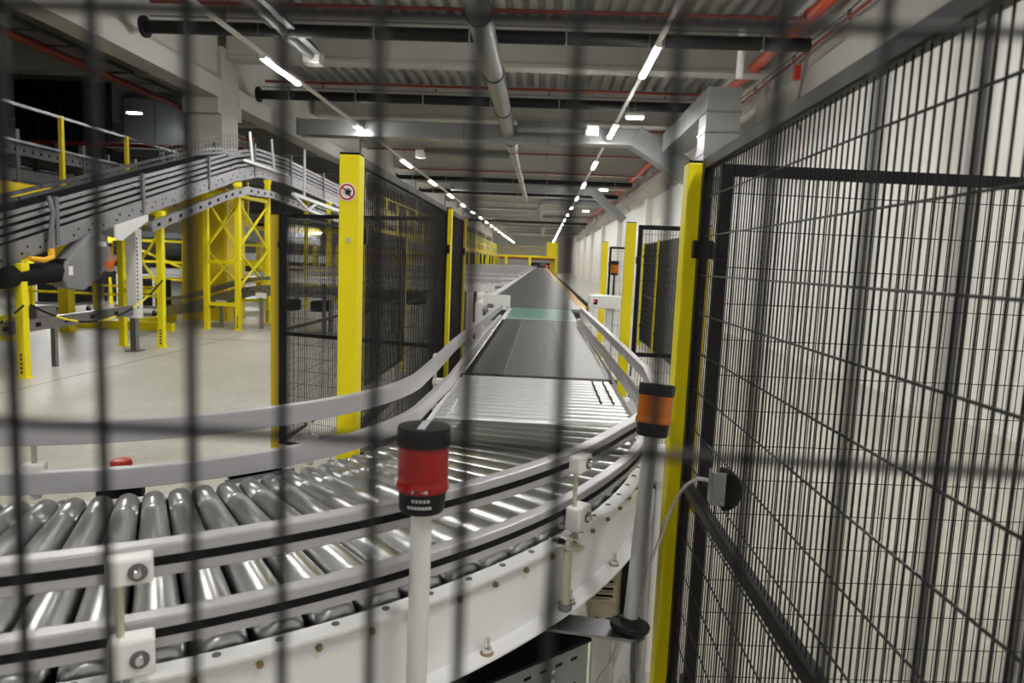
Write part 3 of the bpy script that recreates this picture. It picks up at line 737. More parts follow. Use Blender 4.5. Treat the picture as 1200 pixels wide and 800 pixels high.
sc_ = MB().cyl((.0, -.030, 1.745), (.0, -.034, 1.745), .0075, n=16).cyl((0, -.034, 1.745), (0, -.037, 1.745), .004, n=8).build('screw', 'bright', pa)
fence_post('slim yellow fence post behind the signed post, where the dark mesh ends', -.562, 4.05, s=.05)
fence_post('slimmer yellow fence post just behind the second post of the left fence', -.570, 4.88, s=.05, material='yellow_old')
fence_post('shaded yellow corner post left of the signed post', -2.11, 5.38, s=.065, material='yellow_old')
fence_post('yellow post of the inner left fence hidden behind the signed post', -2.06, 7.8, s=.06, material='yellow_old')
fence_post('farthest yellow post of the inner left fence, seen through the black mesh', -2.05, 10.2, s=.06)
fence_panel('black mesh fence panel between the signed yellow post and the second left post', (FX, 2.10), (FX, 4.02), .15, 2.0, (1.15,))
fence_panel('short black mesh fence panel between the second and third posts left of the belt', (FX, 4.09), (FX, 4.85), .15, 2.0, (1.15,))
fence_panel('black mesh fence panel between the shaded corner post and the signed post', (-2.07, 5.36), (-.61, 4.91), .15, 2.0, (1.06,))
fence_panel('black mesh fence panel running away from the shaded corner post', (-2.06, 5.42), (-2.06, 7.76), .15, 2.0, (1.08,))
fence_panel('second black mesh fence panel running away from the shaded corner post', (-2.06, 7.84), (-2.05, 10.16), .15, 2.0, (1.08,))

fence_post('big yellow corner post on the right beside the amber lamp', .428, 1.99, s=.066)
fence_panel('near black mesh fence panel running from the right corner post towards the camera', (.440, .19), (.440, 1.935), .12, 2.0, (1.09,), pitch=.02, nside=6, wr=.0016, depth=.026, hw=1.3)
fence_panel('black mesh fence panel from the right corner post across to the white wall', (.495, 2.00), (2.20, 2.12), .12, 2.0, (), pitch=.02, nside=5, wr=.0014, fr=.034, ph=(None, .12))
fence_post('yellow post at the far side of the right cross panel, outside the frame', 2.25, 2.13, s=.06)
fence_post('tall yellow post right of the straight belt, holding a mesh panel with amber light beyond', .592, 4.71, s=.065)
fence_panel('black mesh fence panel behind the right corner post, facing the camera', (.645, 4.72), (1.06, 4.73), .15, 1.985, (1.10,))
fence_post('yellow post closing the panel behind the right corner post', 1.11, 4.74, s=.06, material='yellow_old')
fence_post('farther yellow post beside the narrow black gate on the right', .838, 9.3, h=2.02, s=.075)
fence_panel('narrow black mesh gate with the small amber lamp, far right of the belt', (.90, 9.3), (1.16, 9.31), .12, 1.96, (), pitch=.05, hp=.2)
al = thing('signal_lamp', 'small amber signal lamp on a thin pole at the narrow black gate', 'signal lamp', (.968, 9.15, 0))
MB().cyl((0, 0, 0), (0, 0, 1.58), .014, n=10).build('pole', 'matte', al)
MB().cyl((0, 0, 1.58), (0, 0, 1.61), .05, n=16).build('base_socket', 'rubber', al); MB().cyl((0, 0, 1.72), (0, 0, 1.77), .052, n=16).build('cap', 'rubber', al)
MB().cyl((0, 0, 1.61), (0, 0, 1.72), .05, n=16).build('lens', 'amber_lens', al)
for y, nm in ((10.4, 'nearest'), (13.1, 'middle'), (15.0, 'farthest')):
    fence_post('%s thin yellow post of the fence along the right wall side' % nm, 2.2, y, h=2.22, s=.075)
fence_panel('dark mesh fence panel along the right side, nearer of the pair', (2.2, 10.45), (2.2, 13.05), .12, 2.2, (1.1,))
fence_panel('dark mesh fence panel along the right side, farther of the pair', (2.2, 13.15), (2.2, 14.95), .12, 2.2, (1.1,))

# the fence right in front of the camera
fg = fence_panel('out of focus black mesh fence panel right in front of the camera', (-1.0, .168), (.425, .168), .12, 2.02, (), pitch=.0235, hp=.105, wr=.0014, nside=10,
                 ph=(1.0062-.0235*42, 1.6528-.12-.105*14))
# sensor on the near fence with its cable
t = thing('fence_switch', 'dark rounded interlock switch on a grey bracket at the near right fence', 'switch', (.370, 1.38, 1.206))
MB().box((.0, -.004, .012), (.028, .0, .082)).box((.0, -.004, .012), (.003, .03, .082)).build('bracket', 'duct', t, bevel=.0015)
mb = MB(); n = 18
poly = [(.026, .0)] + [(.030+.034*math.sin(PI*k/n), .041-.041*math.cos(PI*k/n)) for k in range(n+1)] + [(.026, .082)]
mb.prism(poly, 1, .0, .045); mb.build('housing', 'matte', t, bevel=.003)
for z in (.022, .072): MB().cyl((.020, -.0045, z), (.020, -.008, z), .003, n=8).build('screw', 'bright', t)
MB().box((.055, .012, .03), (.0695, .03, .052)).build('fence_clip', 'steel_dull', t)
t = thing('switch_cable', 'thin pale cable looping from the fence switch past the corner post to the floor', 'cable', (.3, 1.8, 0))
pts = [(.376, 1.40, 1.262), (.383, 1.50, 1.235), (.390, 1.6, 1.202), (.395, 1.75, 1.128), (.381, 1.82, 1.038), (.358, 1.85, .926), (.323, 1.80, .868), (.291, 1.75, .822), (.263, 1.75, .724), (.234, 1.75, .636), (.203, 1.75, .572), (.19, 1.75, .4), (.19, 1.75, .01)]
def smooth(pts, k=5):
    out = []; P_ = [Vector(p) for p in pts]
    for i in range(len(P_)-1):
        a, b_, c, d = P_[max(i-1, 0)], P_[i], P_[i+1], P_[min(i+2, len(P_)-1)]
        for j in range(k):
            u = j/k; out.append(.5*((2*b_)+(c-a)*u+(2*a-5*b_+4*c-d)*u*u+(3*b_-a-3*c+d)*u**3))
    return out + [P_[-1]]
MB().tube(smooth(pts), .0042, 8).build('lead', 'cable', t, True)

# scanner box right, cover plate left, both at the start of the long belt
t = thing('scanner_box', 'white box with a dark red window beside the right guard rail', 'scanner', (.52, 7.25, 0))
MB().box((.0, 0, 1.25), (.25, .26, 1.385)).build('housing', 'white', t, bevel=.006)
MB().prism([(.25, 1.25), (.39, 1.245), (.39, 1.375), (.25, 1.385)], 1, .01, .25).build('side_cover', 'white', t, bevel=.004)
wn = MB().box((.045, -.006, 1.29), (.085, .0, 1.345)).build('window', 'matte', t, bevel=.005)
MB().cyl((.055, -.009, 1.325), (.055, -.004, 1.325), .009, n=14).build('red_light', 'signal_glow', wn)
MB().box((.20, .1, 0), (.26, .16, 1.25)).box((.13, .05, 0), (.33, .21, .012)).build('stand', 'white', t)
t = thing('cover_plate', 'pale grey sheet metal cover at the left end of the green plate', 'cover', (-.63, 7.55, 0))
MB().box((0, 0, 1.17), (.30, .02, 1.335)).box((0, .02, 1.17), (.02, .3, 1.335)).build('sheet', 'white', t, bevel=.003)
for x in (.03, .27): MB().cyl((x, -.006, 1.2), (x, 0, 1.2), .01, n=10).build('bolt', 'steel', t)
MB().box((.03, .02, 0), (.08, .07, 1.17)).build('leg', 'white', t)
MB().cyl((.05, -.05, 1.20), (.12, -.05, 1.20), .035, n=14).box((.0, -.06, 1.14), (.16, .0, 1.165)).build('tension_wheel', 'steel', t)
for (y, nm) in ((2.7, 'nearest'), (3.7, 'middle'), (5.3, 'farthest')):
    t = thing('electrical_box', '%s small white junction box under the right guard rail' % nm, 'box', (.49, y, 0))
    MB().box((0, 0, .84), (.06, .12, .97)).build('housing', 'white', t, bevel=.004); MB().box((.02, .03, 0), (.05, .06, .84)).build('stand', 'white', t)
    MB().box((-.03, .02, .9), (0, .1, .94)).build('arm', 'white', t)

# ------------------------------------------------------------------ inclined conveyor on yellow supports, left
PZ = [(5.6, .72), (8.06, 1.42), (11.35, 2.33), (14.3, 3.14), (15.4, 3.36), (17.0, 3.40), (22.0, 3.22), (30.0, 2.95)]
CXL, CXR = -7.35, -6.45
ic = thing('incline_conveyor', 'long grey conveyor climbing on yellow legs to a peak, left of the fences', 'conveyor', (-6.9, 5.6, 0))
def prof_path(x, dz): return [(x, y, z+dz) for y, z in PZ]
for s, x in ((1, CXR), (-1, CXL)):
    sf = MB().sweep(prof_path(x, 0), [(-.03*s, 0), (.01*s, 0), (.01*s, .25), (-.03*s, .25)]).build('side_frame', 'steel', ic, True)
    MB().sweep(prof_path(x-.045*s, .25), [(-.004, 0), (.004, 0), (.004, .24), (-.004, .24)]).build('side_screen', 'matte', ic, True)
    for z in (.31, .41, .51, .60):
        MB().sweep(prof_path(x-.02*s, z), [(-.012, -.028), (.012, -.028), (.012, .028), (-.012, .028)]).build('guard_rail', 'steel', ic, True)
    for y in (6.8, 8.9, 10.9, 13.1, 15.2, 17.4, 20, 23):
        z = [b0+(b1-b0)*(y-a0)/(a1-a0) for (a0, b0), (a1, b1) in zip(PZ, PZ[1:]) if a0 <= y <= a1][0]
        MB().box((x-.025, y-.03, z+.02), (x+.025, y+.03, z+(.66 if y < 15 else .75))).build('rail_post', 'steel_dull', ic, True)
    hl = MB()
    for j in range(46):
        y = 6.0+j*.32
        z = [b0+(b1-b0)*(y-a0)/(a1-a0) for (a0, b0), (a1, b1) in zip(PZ, PZ[1:]) if a0 <= y <= a1][0]
        hl.box((x+s*.009, y, z+.07), (x+s*.012, y+.04, z+.10))
        if j % 3: hl.box((x+s*.009, y+.1, z+.16), (x+s*.012, y+.13, z+.19))
    inlay(sf, hl, 'matte')
MB().sweep(prof_path(-6.9, .2), [(-.42, 0), (.42, 0), (.42, .03), (-.42, .03)]).build('belt', 'belt', ic, True)
# drive under the climb
def zA(y): return [b0+(b1-b0)*(y-a0)/(a1-a0) for (a0, b0), (a1, b1) in zip(PZ, PZ[1:]) if a0 <= y <= a1][0]
mo = MB().cyl((-6.52, 8.0, 1.26), (-6.50, 8.95, 1.32), .14, n=20).box((-6.6, 8.9, 1.2), (-6.40, 9.2, 1.5)).build('drive_motor', 'matte', ic, True)
cv = MB()
poly = [(y-.32, z-.02) for y, z in ((9.28, 1.13), (9.62, 1.08), (9.95, 1.24), (10.18, 1.58), (10.18, 1.82), (10.02, 1.90), (9.80, 1.87), (9.55, 1.70), (9.28, 1.48), (9.18, 1.32))]
cv.prism(poly, 0, -6.58, -6.36); cv.build('chain_cover', 'cover', ic, True, bevel=.03)
MB().cyl((-6.50, 9.23, 1.34), (-6.42, 9.23, 1.34), .10, n=20).cyl((-6.50, 9.63, 1.70), (-6.42, 9.63, 1.70), .12, n=20).build('sprocket', 'steel_dull', ic, True)
MB().box((-6.362, 8.98, 1.28), (-6.355, 9.06, 1.40)).box((-6.362, 9.60, 1.68), (-6.355, 9.78, 1.75)).build('label_plate', 'sign_white', ic, True)
MB().tube([(-6.42, 8.7, 1.60), (-6.38, 8.75, 2.1), (-6.42, 8.73, 2.3)], .03, 10).build('cable_hose', 'steel_dull', ic, True)
MB().tube([(-6.40, 8.33, 1.50), (-6.36, 8.53, 1.48), (-6.36, 8.68, 1.52), (-6.38, 8.70, 1.62)], .035, 10).build('striped_hose', 'amber_edge', ic, True)
MB().prism([(10.1, 1.80), (10.25, 1.78), (10.95, 2.12), (10.95, 2.22), (10.1, 2.0)], 0, -6.435, -6.40).build('bracket_plate', 'white', ic, True)
# yellow leg stands
def stand(label, ys, zt, braces=(), rails=(), xr=-6.44, xl=-7.12):
    y = ys[0]
    t = thing('support_stand', label, 'support', (xr, y, 0), group=None)
    for yy, zz in zip(ys, zt):
        for x in (xl, xr):
            lg = MB().box((x-.05, yy-.05, .015), (x+.05, yy+.05, zz)).build('leg', 'yellow', t, True, bevel=.006)
            MB().box((x-.09, yy-.07, 0), (x+.09, yy+.07, .015)).build('foot_plate', 'yellow', t, True)
            MB().box((x-.07, yy-.065, zz-.09), (x+.07, yy+.065, zz-.005)).build('head', 'yellow', t, True, bevel=.004)
        m_ = MB()
        for k in range(5): m_.box((xr-.012, yy-.052, .06+k*.055), (xr+.018, yy-.0502, .095+k*.055))
        inlay(lg, m_, 'mark_black')
    for a, b in rails: MB().bar(a, b, .06, .07).build('rail', 'yellow', t, True)
    for a, b in braces: MB().bar(a, b, .035, .035).build('brace', 'yellow', t, True)
    return t
stand('thick yellow leg pair under the low end of the climbing conveyor', (8.22,), (1.44,), rails=[((-7.12, 8.22, .5), (-6.44, 8.22, .5))])
stand('yellow leg pair in the middle of the climb, beside the white slotted post', (11.36,), (2.31,),
      braces=[((-7.12, 11.36, 1.95), (-6.44, 11.36, 1.0)), ((-7.12, 11.36, 1.0), (-6.44, 11.36, 1.95))], rails=[((-7.12, 11.36, .95), (-6.44, 11.36, .95)), ((-7.12, 11.36, 2.1), (-6.44, 11.36, 2.1))])
ys = (14.32, 15.9); X0, X1 = -7.12, -6.44
br = []; rl = []
for y in ys:
    br += [((X0, y, 2.75), (X1, y, 1.75)), ((X0, y, 1.75), (X1, y, 2.75))]; rl += [((X0, y, .55), (X1, y, .55)), ((X0, y, 1.45), (X1, y, 1.45)), ((X0, y, 2.9), (X1, y, 2.9))]
for x in (X0, X1):
    br += [((x, ys[0], 2.75), (x, ys[1], 1.75)), ((x, ys[0], 1.75), (x, ys[1], 2.75)), ((x, ys[0], 1.7), (x, ys[1], .9)), ((x, ys[0], .9), (x, ys[1], 1.7))]; rl += [((x, ys[0], 2.85), (x, ys[1], 2.85))]
stand('four-legged yellow cross-braced tower under the peak of the climbing conveyor', ys, (3.12, 3.36), br, rl)
stand('yellow leg pair behind the black mesh, under the falling part of the conveyor', (20.5,), (3.25,), rails=[((X0, 20.5, 1.2), (X1, 20.5, 1.2))])
# cable tray
tr = thing('cable_tray', 'slotted grey cable tray running low, up a post and under the climbing conveyor', 'cable tray', (-6.6, 7.0, 0))
def tray(pts):
    mb = MB().sweep(pts, [(-.04, -.08), (.04, -.08), (.04, .08), (-.04, .08)]); return mb
run1 = [(-6.6, 6.8, .60), (-6.6, 10.75, .67)]; run2 = [(-6.345, 10.9, 2.02), (-6.345, 13.6, 2.78), (-6.345, 14.5, 2.98), (-6.345, 15.9, 3.02), (-6.345, 22.9, 2.66)]
lo_ = tray(run1).build('lower_channel', 'steel', tr, True); hi_ = tray(run2).build('upper_channel', 'steel', tr, True)
def slots(pts, step, side):
    mb = MB()
    for a, b in zip(pts, pts[1:]):
        a = Vector(a); b = Vector(b); L = (b-a).length; d = (b-a)/L; s = .15
        while s < L-.1:
            p = a+d*s; mb.bar((p.x+side, p.y, p.z), (p.x+side, p.y+d.y*.10, p.z+d.z*.10), .003, .055); s += step
    return mb
inlay(lo_, slots(run1, .55, .041), 'matte'); inlay(hi_, slots(run2, .36, .041), 'matte')
MB().box((-6.64, 10.78, .015), (-6.55, 10.88, .6)).build('post_foot', 'steel', tr, True); up_ = MB().box((-6.66, 10.75, .55), (-6.50, 10.92, 1.98)).build('upright', 'white', tr, True, bevel=.004)
MB().box((-6.70, 10.72, 0), (-6.49, 10.94, .015)).build('foot_plate', 'steel', tr, True)
mb = MB()
for k in range(18): mb.box((-6.5, 10.77, .7+k*.065), (-6.498, 10.80, .74+k*.065))
inlay(up_, mb, 'matte')
for y in (7.2, 9.0): MB().box((-6.66, y, .015), (-6.60, y+.06, .55)).build('leg', 'steel', tr, True)
t = thing('control_box', 'small grey steel box standing on the low cable tray', 'box', (-6.62, 8.62, .71))
MB().box((-.06, 0, .0), (.06, .38, .16)).build('housing', 'steel_dull', t, bevel=.005); MB().box((.06, .03, .02), (.064, .35, .14)).build('door', 'steel', t)
t = thing('barrier_chain', 'yellow and black plastic barrier chain sagging between the yellow legs', 'chain', (-6.38, 8.22, .7))
segs = [((-6.37, 7.0, .62), (-6.37, 8.16, .92), -.10), ((-6.37, 8.28, .92), (-6.37, 11.28, 1.15), -.42)]
ci = 0
for a, b, sag in segs:
    a = Vector(a); b = Vector(b); N = 14; pts = [a.lerp(b, i/N)+Vector((0, 0, sag*4*(i/N)*(1-i/N))) for i in range(N+1)]
    for i in range(0, N, 2):
        MB().tube(pts[i:i+3], .014, 6).build('chain_length', 'yellow' if (i//2) % 2 else 'matte', t, True)
# white truss and hanger rods at the descending part
tt = thing('walkway_truss', 'white triangular truss hanging above the black mesh beside the falling conveyor', 'truss', (-6.2, 17.2, 3.2))
def ln(mb, a, b, w=.05): mb.bar(a, b, w, w)
mb = MB()
top = [(-6.1, 16.6, 3.12), (-6.1, 19.6, 3.02), (-6.1, 22.6, 2.92)]; 
ln(mb, top[0], top[2], .08); ln(mb, (-6.1, 17.7, 2.82), (-6.1, 21.6, 2.64), .05); ln(mb, top[0], (-6.1, 17.7, 2.82)); ln(mb, (-6.1, 17.7, 2.82), (-6.1, 18.4, 3.06)); ln(mb, (-6.1, 20.2, 3.0), (-6.1, 21.6, 2.64)); ln(mb, (-6.1, 21.6, 2.64), (-6.1, 22.4, 2.93))
mb.build('frame', 'white', tt, True)
for y in (17.4, 20.6): MB().cyl((-6.1, y, 3.05), (-6.1, y, 4.3), .03, n=8).build('hanger_rod', 'white', tt, True)
for y, zz in ((14.9, 4.25), (16.1, 4.3)): MB().cyl((-6.36, y, 3.6), (-6.40, y-.06, zz), .03, n=8).build('hanger_rod', 'white', tt, True)
MB().bar((-6.36, 14.5, 3.6), (-6.36, 16.9, 3.6), .05, .05).build('rail', 'white', tt, True)
mb = MB()
for i in range(26): ln(mb, (-6.9, 12.2+i*.14, zA(12.2+i*.14)+.62), (-6.9, 12.2+i*.14, zA(12.2+i*.14)+.95), .008)
for z in (.7, .8, .9): mb.sweep([(-6.9, y, zA(y)+z) for y in (12.2, 14.3, 15.4, 15.8)], [(-.004, -.004), (.004, -.004), (.004, .004), (-.004, .004)])
mb.build('mesh_guard', 'steel_dull', ic, True)

# small cross conveyor under the peak
lc = thing('feed_conveyor', 'small grey conveyor that rises under the climbing conveyor and runs on behind the black mesh', 'conveyor', (-8.2, 15.1, 0))
PX = [(-8.5, .28), (-7.9, .38), (-6.7, .78), (-6.2, .86), (-2.6, .86)]
for y in (14.85, 15.55):
    lf = MB().sweep([(x, y, z) for x, z in PX], [(-.015, -.12), (.015, -.12), (.015, .10), (-.015, .10)]).build('side_frame', 'steel', lc, True)
    if y < 15: lc_front = lf
    MB().sweep([(x, y, z+.26) for x, z in PX], [(-.012, -.035), (.012, -.035), (.012, .035), (-.012, .035)]).build('guard_rail', 'steel', lc, True)
MB().sweep([(x, 15.2, z+.06) for x, z in PX], [(-.33, 0), (.33, 0), (.33, .02), (-.33, .02)]).build('belt', 'belt', lc, True)
hl = MB()
for i in range(30): hl.box((-6.6+i*.13, 14.832, .80+.06*(i % 2)), (-6.57+i*.13, 14.8345, .83+.06*(i % 2)))
inlay(lc_front, hl, 'matte')
for x, z in ((-7.05, .5), (-6.15, .70), (-4.6, .72), (-3.2, .72)):
    for y in (14.85, 15.55): MB().box((x-.035, y-.03, 0), (x+.035, y+.03, z)).build('leg', 'steel', lc, True)
    MB().box((x-.12, 14.82, z-.02), (x+.12, 14.83, z+.10)).build('bracket_plate', 'white', lc, True)
for x in (-5.6, -4.9, -4.0):
    MB().box((x-.2, 14.95, .42), (x+.15, 15.4, .66)).build('drive_motor', 'matte', lc, True, bevel=.02)

# ------------------------------------------------------------------ mezzanines, bridge, railings
def railing(label, a, b, h=1.15, step=1.9, post='yellow_old', bar='steel', kick=False, group=None, rails=(1.0, .55)):
    """a railing from a to b (scene points at its feet)"""
    a = Vector(a); b = Vector(b); L = (b-a).length; d = (b-a)/L
    t = thing('railing', label, 'railing', tuple(a), group=group)
    n = max(1, round(L/step))
    for i in range(n+1):
        p = a+d*(L*i/n); MB().box((p.x-.035, p.y-.035, p.z), (p.x+.035, p.y+.035, p.z+h)).build('post', post, t, True)
    for k in rails: MB().bar(a+Vector((0, 0, h*k-.03)), b+Vector((0, 0, h*k-.03)), .045, .045).build('rail', bar, t, True)
    if kick: MB().bar(a+Vector((0, 0, .09)), b+Vector((0, 0, .09)), .01, .15).build('kick_plate', post, t, True)
    return t
def deck(label, x0, x1, y0, y1, z, cols, edge='yellow_old'):
    t = thing('mezzanine_deck', label, 'platform', (x1, y0, 0))
    MB().box((x0, y0, z-.10), (x1-.02, y1, z)).build('floor_plate', 'duct', t, True)
    MB().box((x1-.12, y0, z-.24), (x1, y1, z+.02)).box((x0, y0, z-.24), (x1, y0+.1, z+.02)).build('edge_beam', edge, t, True)
    MB().box((x1-.10, y0+.05, z-.62), (x1-.04, y1, z-.24)).box((x0, y0+.03, z-.62), (x1-.11, y0+.09, z-.24)).build('side_panel', 'duct', t, True)
    for x, y in cols:
        MB().box((x-.1, y-.1, .02), (x+.1, y+.1, z-.24)).box((x-.18, y-.18, 0), (x+.18, y+.18, .02)).build('column', edge, t, True)
    return t
deck('dark raised platform on the far left, its yellow edge beam crossing behind the climbing conveyor', -24, -9.0, 4.5, 21.0, 2.68, [(-9.2, 12.9), (-9.2, 19.5), (-14, 13), (-14, 19.5), (-20, 14)])
railing('long grey railing with yellow posts on the dark left platform', (-9.05, 4.6, 2.7), (-9.05, 20.8, 2.7), 1.35, 2.05, kick=False)
deck('long raised platform down the left side with a yellow edge above black mesh panels', -7.48, -5.7, 23.0, 86, 2.65, [(x, y) for y in (23.5, 30, 36, 45, 57, 62, 75, 80) for x in (-5.85, -7.35)])
deck('shaded platform behind the row of concrete columns, level with the long platform', -22, -8.64, 23.0, 86, 2.65, [(-10, 30), (-10, 42), (-15, 30), (-15, 42), (-10, 24), (-10, 60), (-10, 76)])
railing('railing of yellow posts along the edge of the long platform, nearer stretch', (-5.75, 23.2, 2.67), (-5.75, 50, 2.67), 1.15, 1.9, post='yellow', bar='yellow_old')
railing('railing of yellow posts along the edge of the long platform, farther stretch', (-5.75, 50.5, 2.67), (-5.75, 85, 2.67), 1.15, 2.6, post='yellow', bar='yellow_old')
for i, (a, b) in enumerate(((46.5, 55.5), (58.5, 66), (69, 77), (79, 85))):
    fence_panel('%s dark mesh panel standing below the yellow edge of the long platform' % ORD[i], (-5.45, a), (-5.45, b), .1, 2.3, (1.1,), pitch=.06, wr=.012, hp=.2)
    for j in range(3): fence_post('yellow post %s of the %s dark mesh panel below the long platform' % (('at the near end', 'at the middle', 'at the far end')[j], ORD[i]), -5.45+.05, a+(b-a)*j/2, 2.35, .09)
br_ = thing('footbridge', 'yellow footbridge spanning the far end of the hall over the long belt', 'bridge', (-1.5, 88, 0))
MB().box((-5.7, 88, 2.36), (2.1, 92, 2.62)).build('deck_beam', 'yellow', br_, True)
MB().box((-5.7, 88.05, 2.10), (2.05, 92, 2.36)).build('underside', 'red_pipe', br_, True)
for x in (-1.55, 1.85, -4.6): MB().box((x-.17, 88, 0), (x+.17, 88.4, 2.36)).build('column', 'yellow', br_, True)
MB().box((1.1, 89, 0), (1.9, 100, 2.1)).build('side_panel', 'yellow_old', br_, True)
MB().box((.55, 88.2, 2.62), (2.0, 88.3, 4.4)).build('screen_panel', 'yellow', br_, True)
for i in range(8): MB().box((-5.6+i*.85, 88.05, 2.62), (-5.54+i*.85, 88.11, 3.75)).build('post', 'yellow_old', br_, True)
for z in (3.2, 3.7): MB().box((-5.6, 88.05, z), (.5, 88.1, z+.05)).build('rail', 'yellow_old', br_, True)
t = thing('warning_lamp', 'tiny lit red lamp beside the far end of the long belt', 'signal lamp', (.7, 86, 0))
MB().cyl((0, 0, 0), (0, 0, 1.25), .03, n=8).build('pole', 'steel_dull', t); MB().cyl((0, 0, 1.25), (0, 0, 1.45), .10, n=12).build('lens', 'signal_glow', t)
t = thing('parked_machine', 'dark machine block closing the belt below the footbridge', 'machine', (-.1, 89.5, 0))
MB().box((-1.3, 0, 0), (1.1, 1.5, 1.75)).build('body', 'matte', t, bevel=.05); MB().box((-.2, -.05, 1.3), (.7, 0, 1.75)).build('front_plate', 'duct', t); MB().box((-1.0, -.06, 1.0), (-.4, 0, 1.5)).build('hatch', 'steel_dull', t)

# side feeders joining the long belt from the left
YS = (13.4, 18.6, 23.8, 29.5, 36.0, 43.0, 51.0, 60.0)
fd0 = None
for i, y in enumerate(YS):
    lab = 'grey and white side feeder joining the long belt from the left, %s from the camera' % ORD[i]
    if fd0 is None:
        t = thing('side_feeder', lab, 'conveyor', (-.90, y, 0), math.radians(-8), 'side feeders along the long belt')
        MB().box((-4.4, 0, 1.09), (0, .03, 1.22)).build('side_plate', 'white', t, bevel=.004)
        MB().box((-4.4, .9, 1.09), (0, .93, 1.22)).build('side_plate', 'white', t)
        MB().box((-4.4, .03, 1.16), (-.02, .9, 1.19)).build('belt', 'belt', t)
        for z in (1.28, 1.38):
            MB().box((-4.4, .0, z), (.12, .03, z+.05)).build('guard_rail', 'alu_paint', t)
            MB().box((-4.4, .9, z), (.12, .93, z+.05)).build('guard_rail', 'alu_paint', t)
        for x in (-3.4, -2.0, -.7): MB().box((x, -.02, 1.05), (x+.06, 0, 1.42)).build('rail_post', 'alu_paint', t)
        MB().box((-.75, -.012, 1.11), (-.5, -.002, 1.2)).box((-1.25, -.012, 1.11), (-1.0, -.002, 1.2)).build('cover_plate', 'sign_white', t)
        for x in (-3.6, -.6):
            for yy in (.05, .85): MB().box((x-.03, yy-.03, 0), (x+.03, yy+.03, 1.09)).build('leg', 'steel_dull', t)
        MB().box((-2.4, .2, .75), (-1.6, .7, 1.02)).build('drive_motor', 'matte', t, bevel=.02)
        fd0 = t
    else:
        t = copy_tree(fd0); t.location = (-.90, y, 0); t['label'] = lab

# ------------------------------------------------------------------ left side hall
cu = MB(); pr = []
for i in range(41): pr.append((-16.8+i*3.1/40, 21.5+.06*math.sin(i*1.9)))
cu.prism(pr + [(x, y+.04) for x, y in reversed(pr)], 2, 2.7, 6.75)
solo(cu, 'black_curtain', 'matte', 'tall black curtain hanging behind the far left platform railing', 'curtain', (-14, 21.5, 2.7))
t = thing('upper_conveyor', 'dark grey conveyor frame standing on the far left platform behind the railing', 'conveyor', (-10.6, 5, 2.68))
for x in (0, -1.1):
    for z in (.25, .75): uf = MB().box((x-.03, 0, z), (x+.03, 15, z+.22)).build('side_frame', 'steel_dull', t)
    if x == 0: uf0 = uf
    for j in range(8): MB().box((x-.05, .5+j*2, 0), (x+.05, .6+j*2, 1.25)).build('leg', 'steel_dull', t)
hl = MB()
for j in range(60): hl.box((.031, .3+j*.24, .82), (.034, .36+j*.24, .88))
inlay(uf0, hl, 'matte', False); MB().box((-1.1, 0, .92), (0, 15, .95)).build('belt', 'belt', t)
t = thing('upper_conveyor', 'second dark conveyor frame deeper on the far left platform', 'conveyor', (-12.6, 5, 2.68))
for x in (0, -1.1):
    for z in (.6, 1.1): MB().box((x-.03, 0, z), (x+.03, 15, z+.24)).build('side_frame', 'steel_dull', t)
    for j in range(8): MB().box((x-.05, .5+j*2, 0), (x+.05, .6+j*2, 1.6)).build('leg', 'steel_dull', t)
MB().box((-1.1, 0, 1.3), (0, 15, 1.33)).build('belt', 'belt', t)
t = thing('sprinkler_main', 'dark red pipe sloping along under the roof left of the precast beams', 'pipe', (-9.6, 4, 5.35))
MB().cyl((0, 0, 0), (0, 15.5, 0), .075, n=12).tube([(0, 15.4, 0), (0, 15.9, -.05), (.2, 16.1, -.35), (1.0, 16.2, -.4)], .07, 8).build('pipe', 'red_pipe', t)
MB().cyl((-5.5, 15.8, -.75), (.9, 15.8, -.75), .06, n=10).build('branch_pipe', 'red_pipe', t)
for j in range(4): MB().cyl((0, 1+j*4, .06), (0, 1+j*4, 1.8), .008, n=6).build('hanger', 'steel', t)
t = thing('cable_ladder', 'grey cable ladder with cross rungs above the red pipe at upper left', 'cable tray', (-10.6, 6, 5.75))
for x in (0, .7): MB().box((x, 0, 0), (x+.03, 14, .08)).build('side_rail', 'steel_dull', t)
for j in range(14): MB().box((.03, .4+j, .02), (.70, .46+j, .05)).build('rung', 'steel_dull', t)
t = thing('plant_box', 'pale boxed-in ventilation unit with a lit lamp below, behind the black curtain edge', 'ventilation unit', (-13.6, 22.0, 4.9))
MB().box((0, 0, 0), (2.9, 1.5, 1.5)).build('casing', 'duct', t, bevel=.02)
for x in (1.0, 2.0): MB().box((x, -.02, 0), (x+.05, 0, 1.5)).build('seam', 'steel_dull', t)
MB().box((-.1, -.8, -.2), (3.0, 1.5, -.02)).build('base_tray', 'duct', t)
t = thing('emergency_lamp', 'small lit emergency lamp in front of the pale ventilation unit at upper left', 'lamp', (-12.4, 20.6, 5.65))
MB().box((-.22, -.06, .03), (.22, .06, .1)).build('housing', 'white', t); MB().box((-.2, -.06, 0), (.2, .06, .03)).build('diffuser', 'em_light', t); MB().cyl((0, 0, .1), (0, 0, ZC-5.65), .006, n=6).build('hanger', 'steel', t)
t = thing('bumper_rail', 'low yellow kerb beam on the floor behind the yellow legs', 'kerb', (-8.7, 13.6, 0))
MB().box((-4.6, 0, 0), (1.2, .12, .17)).build('kerb', 'yellow', t); MB().box((.0, .12, 0), (.12, 2.2, .15)).build('kerb_return', 'yellow', t)
railing('double yellow floor railing behind the climbing conveyor', (-13.4, 13.9, 0), (-7.9, 13.9, 0), .90, 1.35, post='yellow', bar='yellow', rails=(1.0, .80))
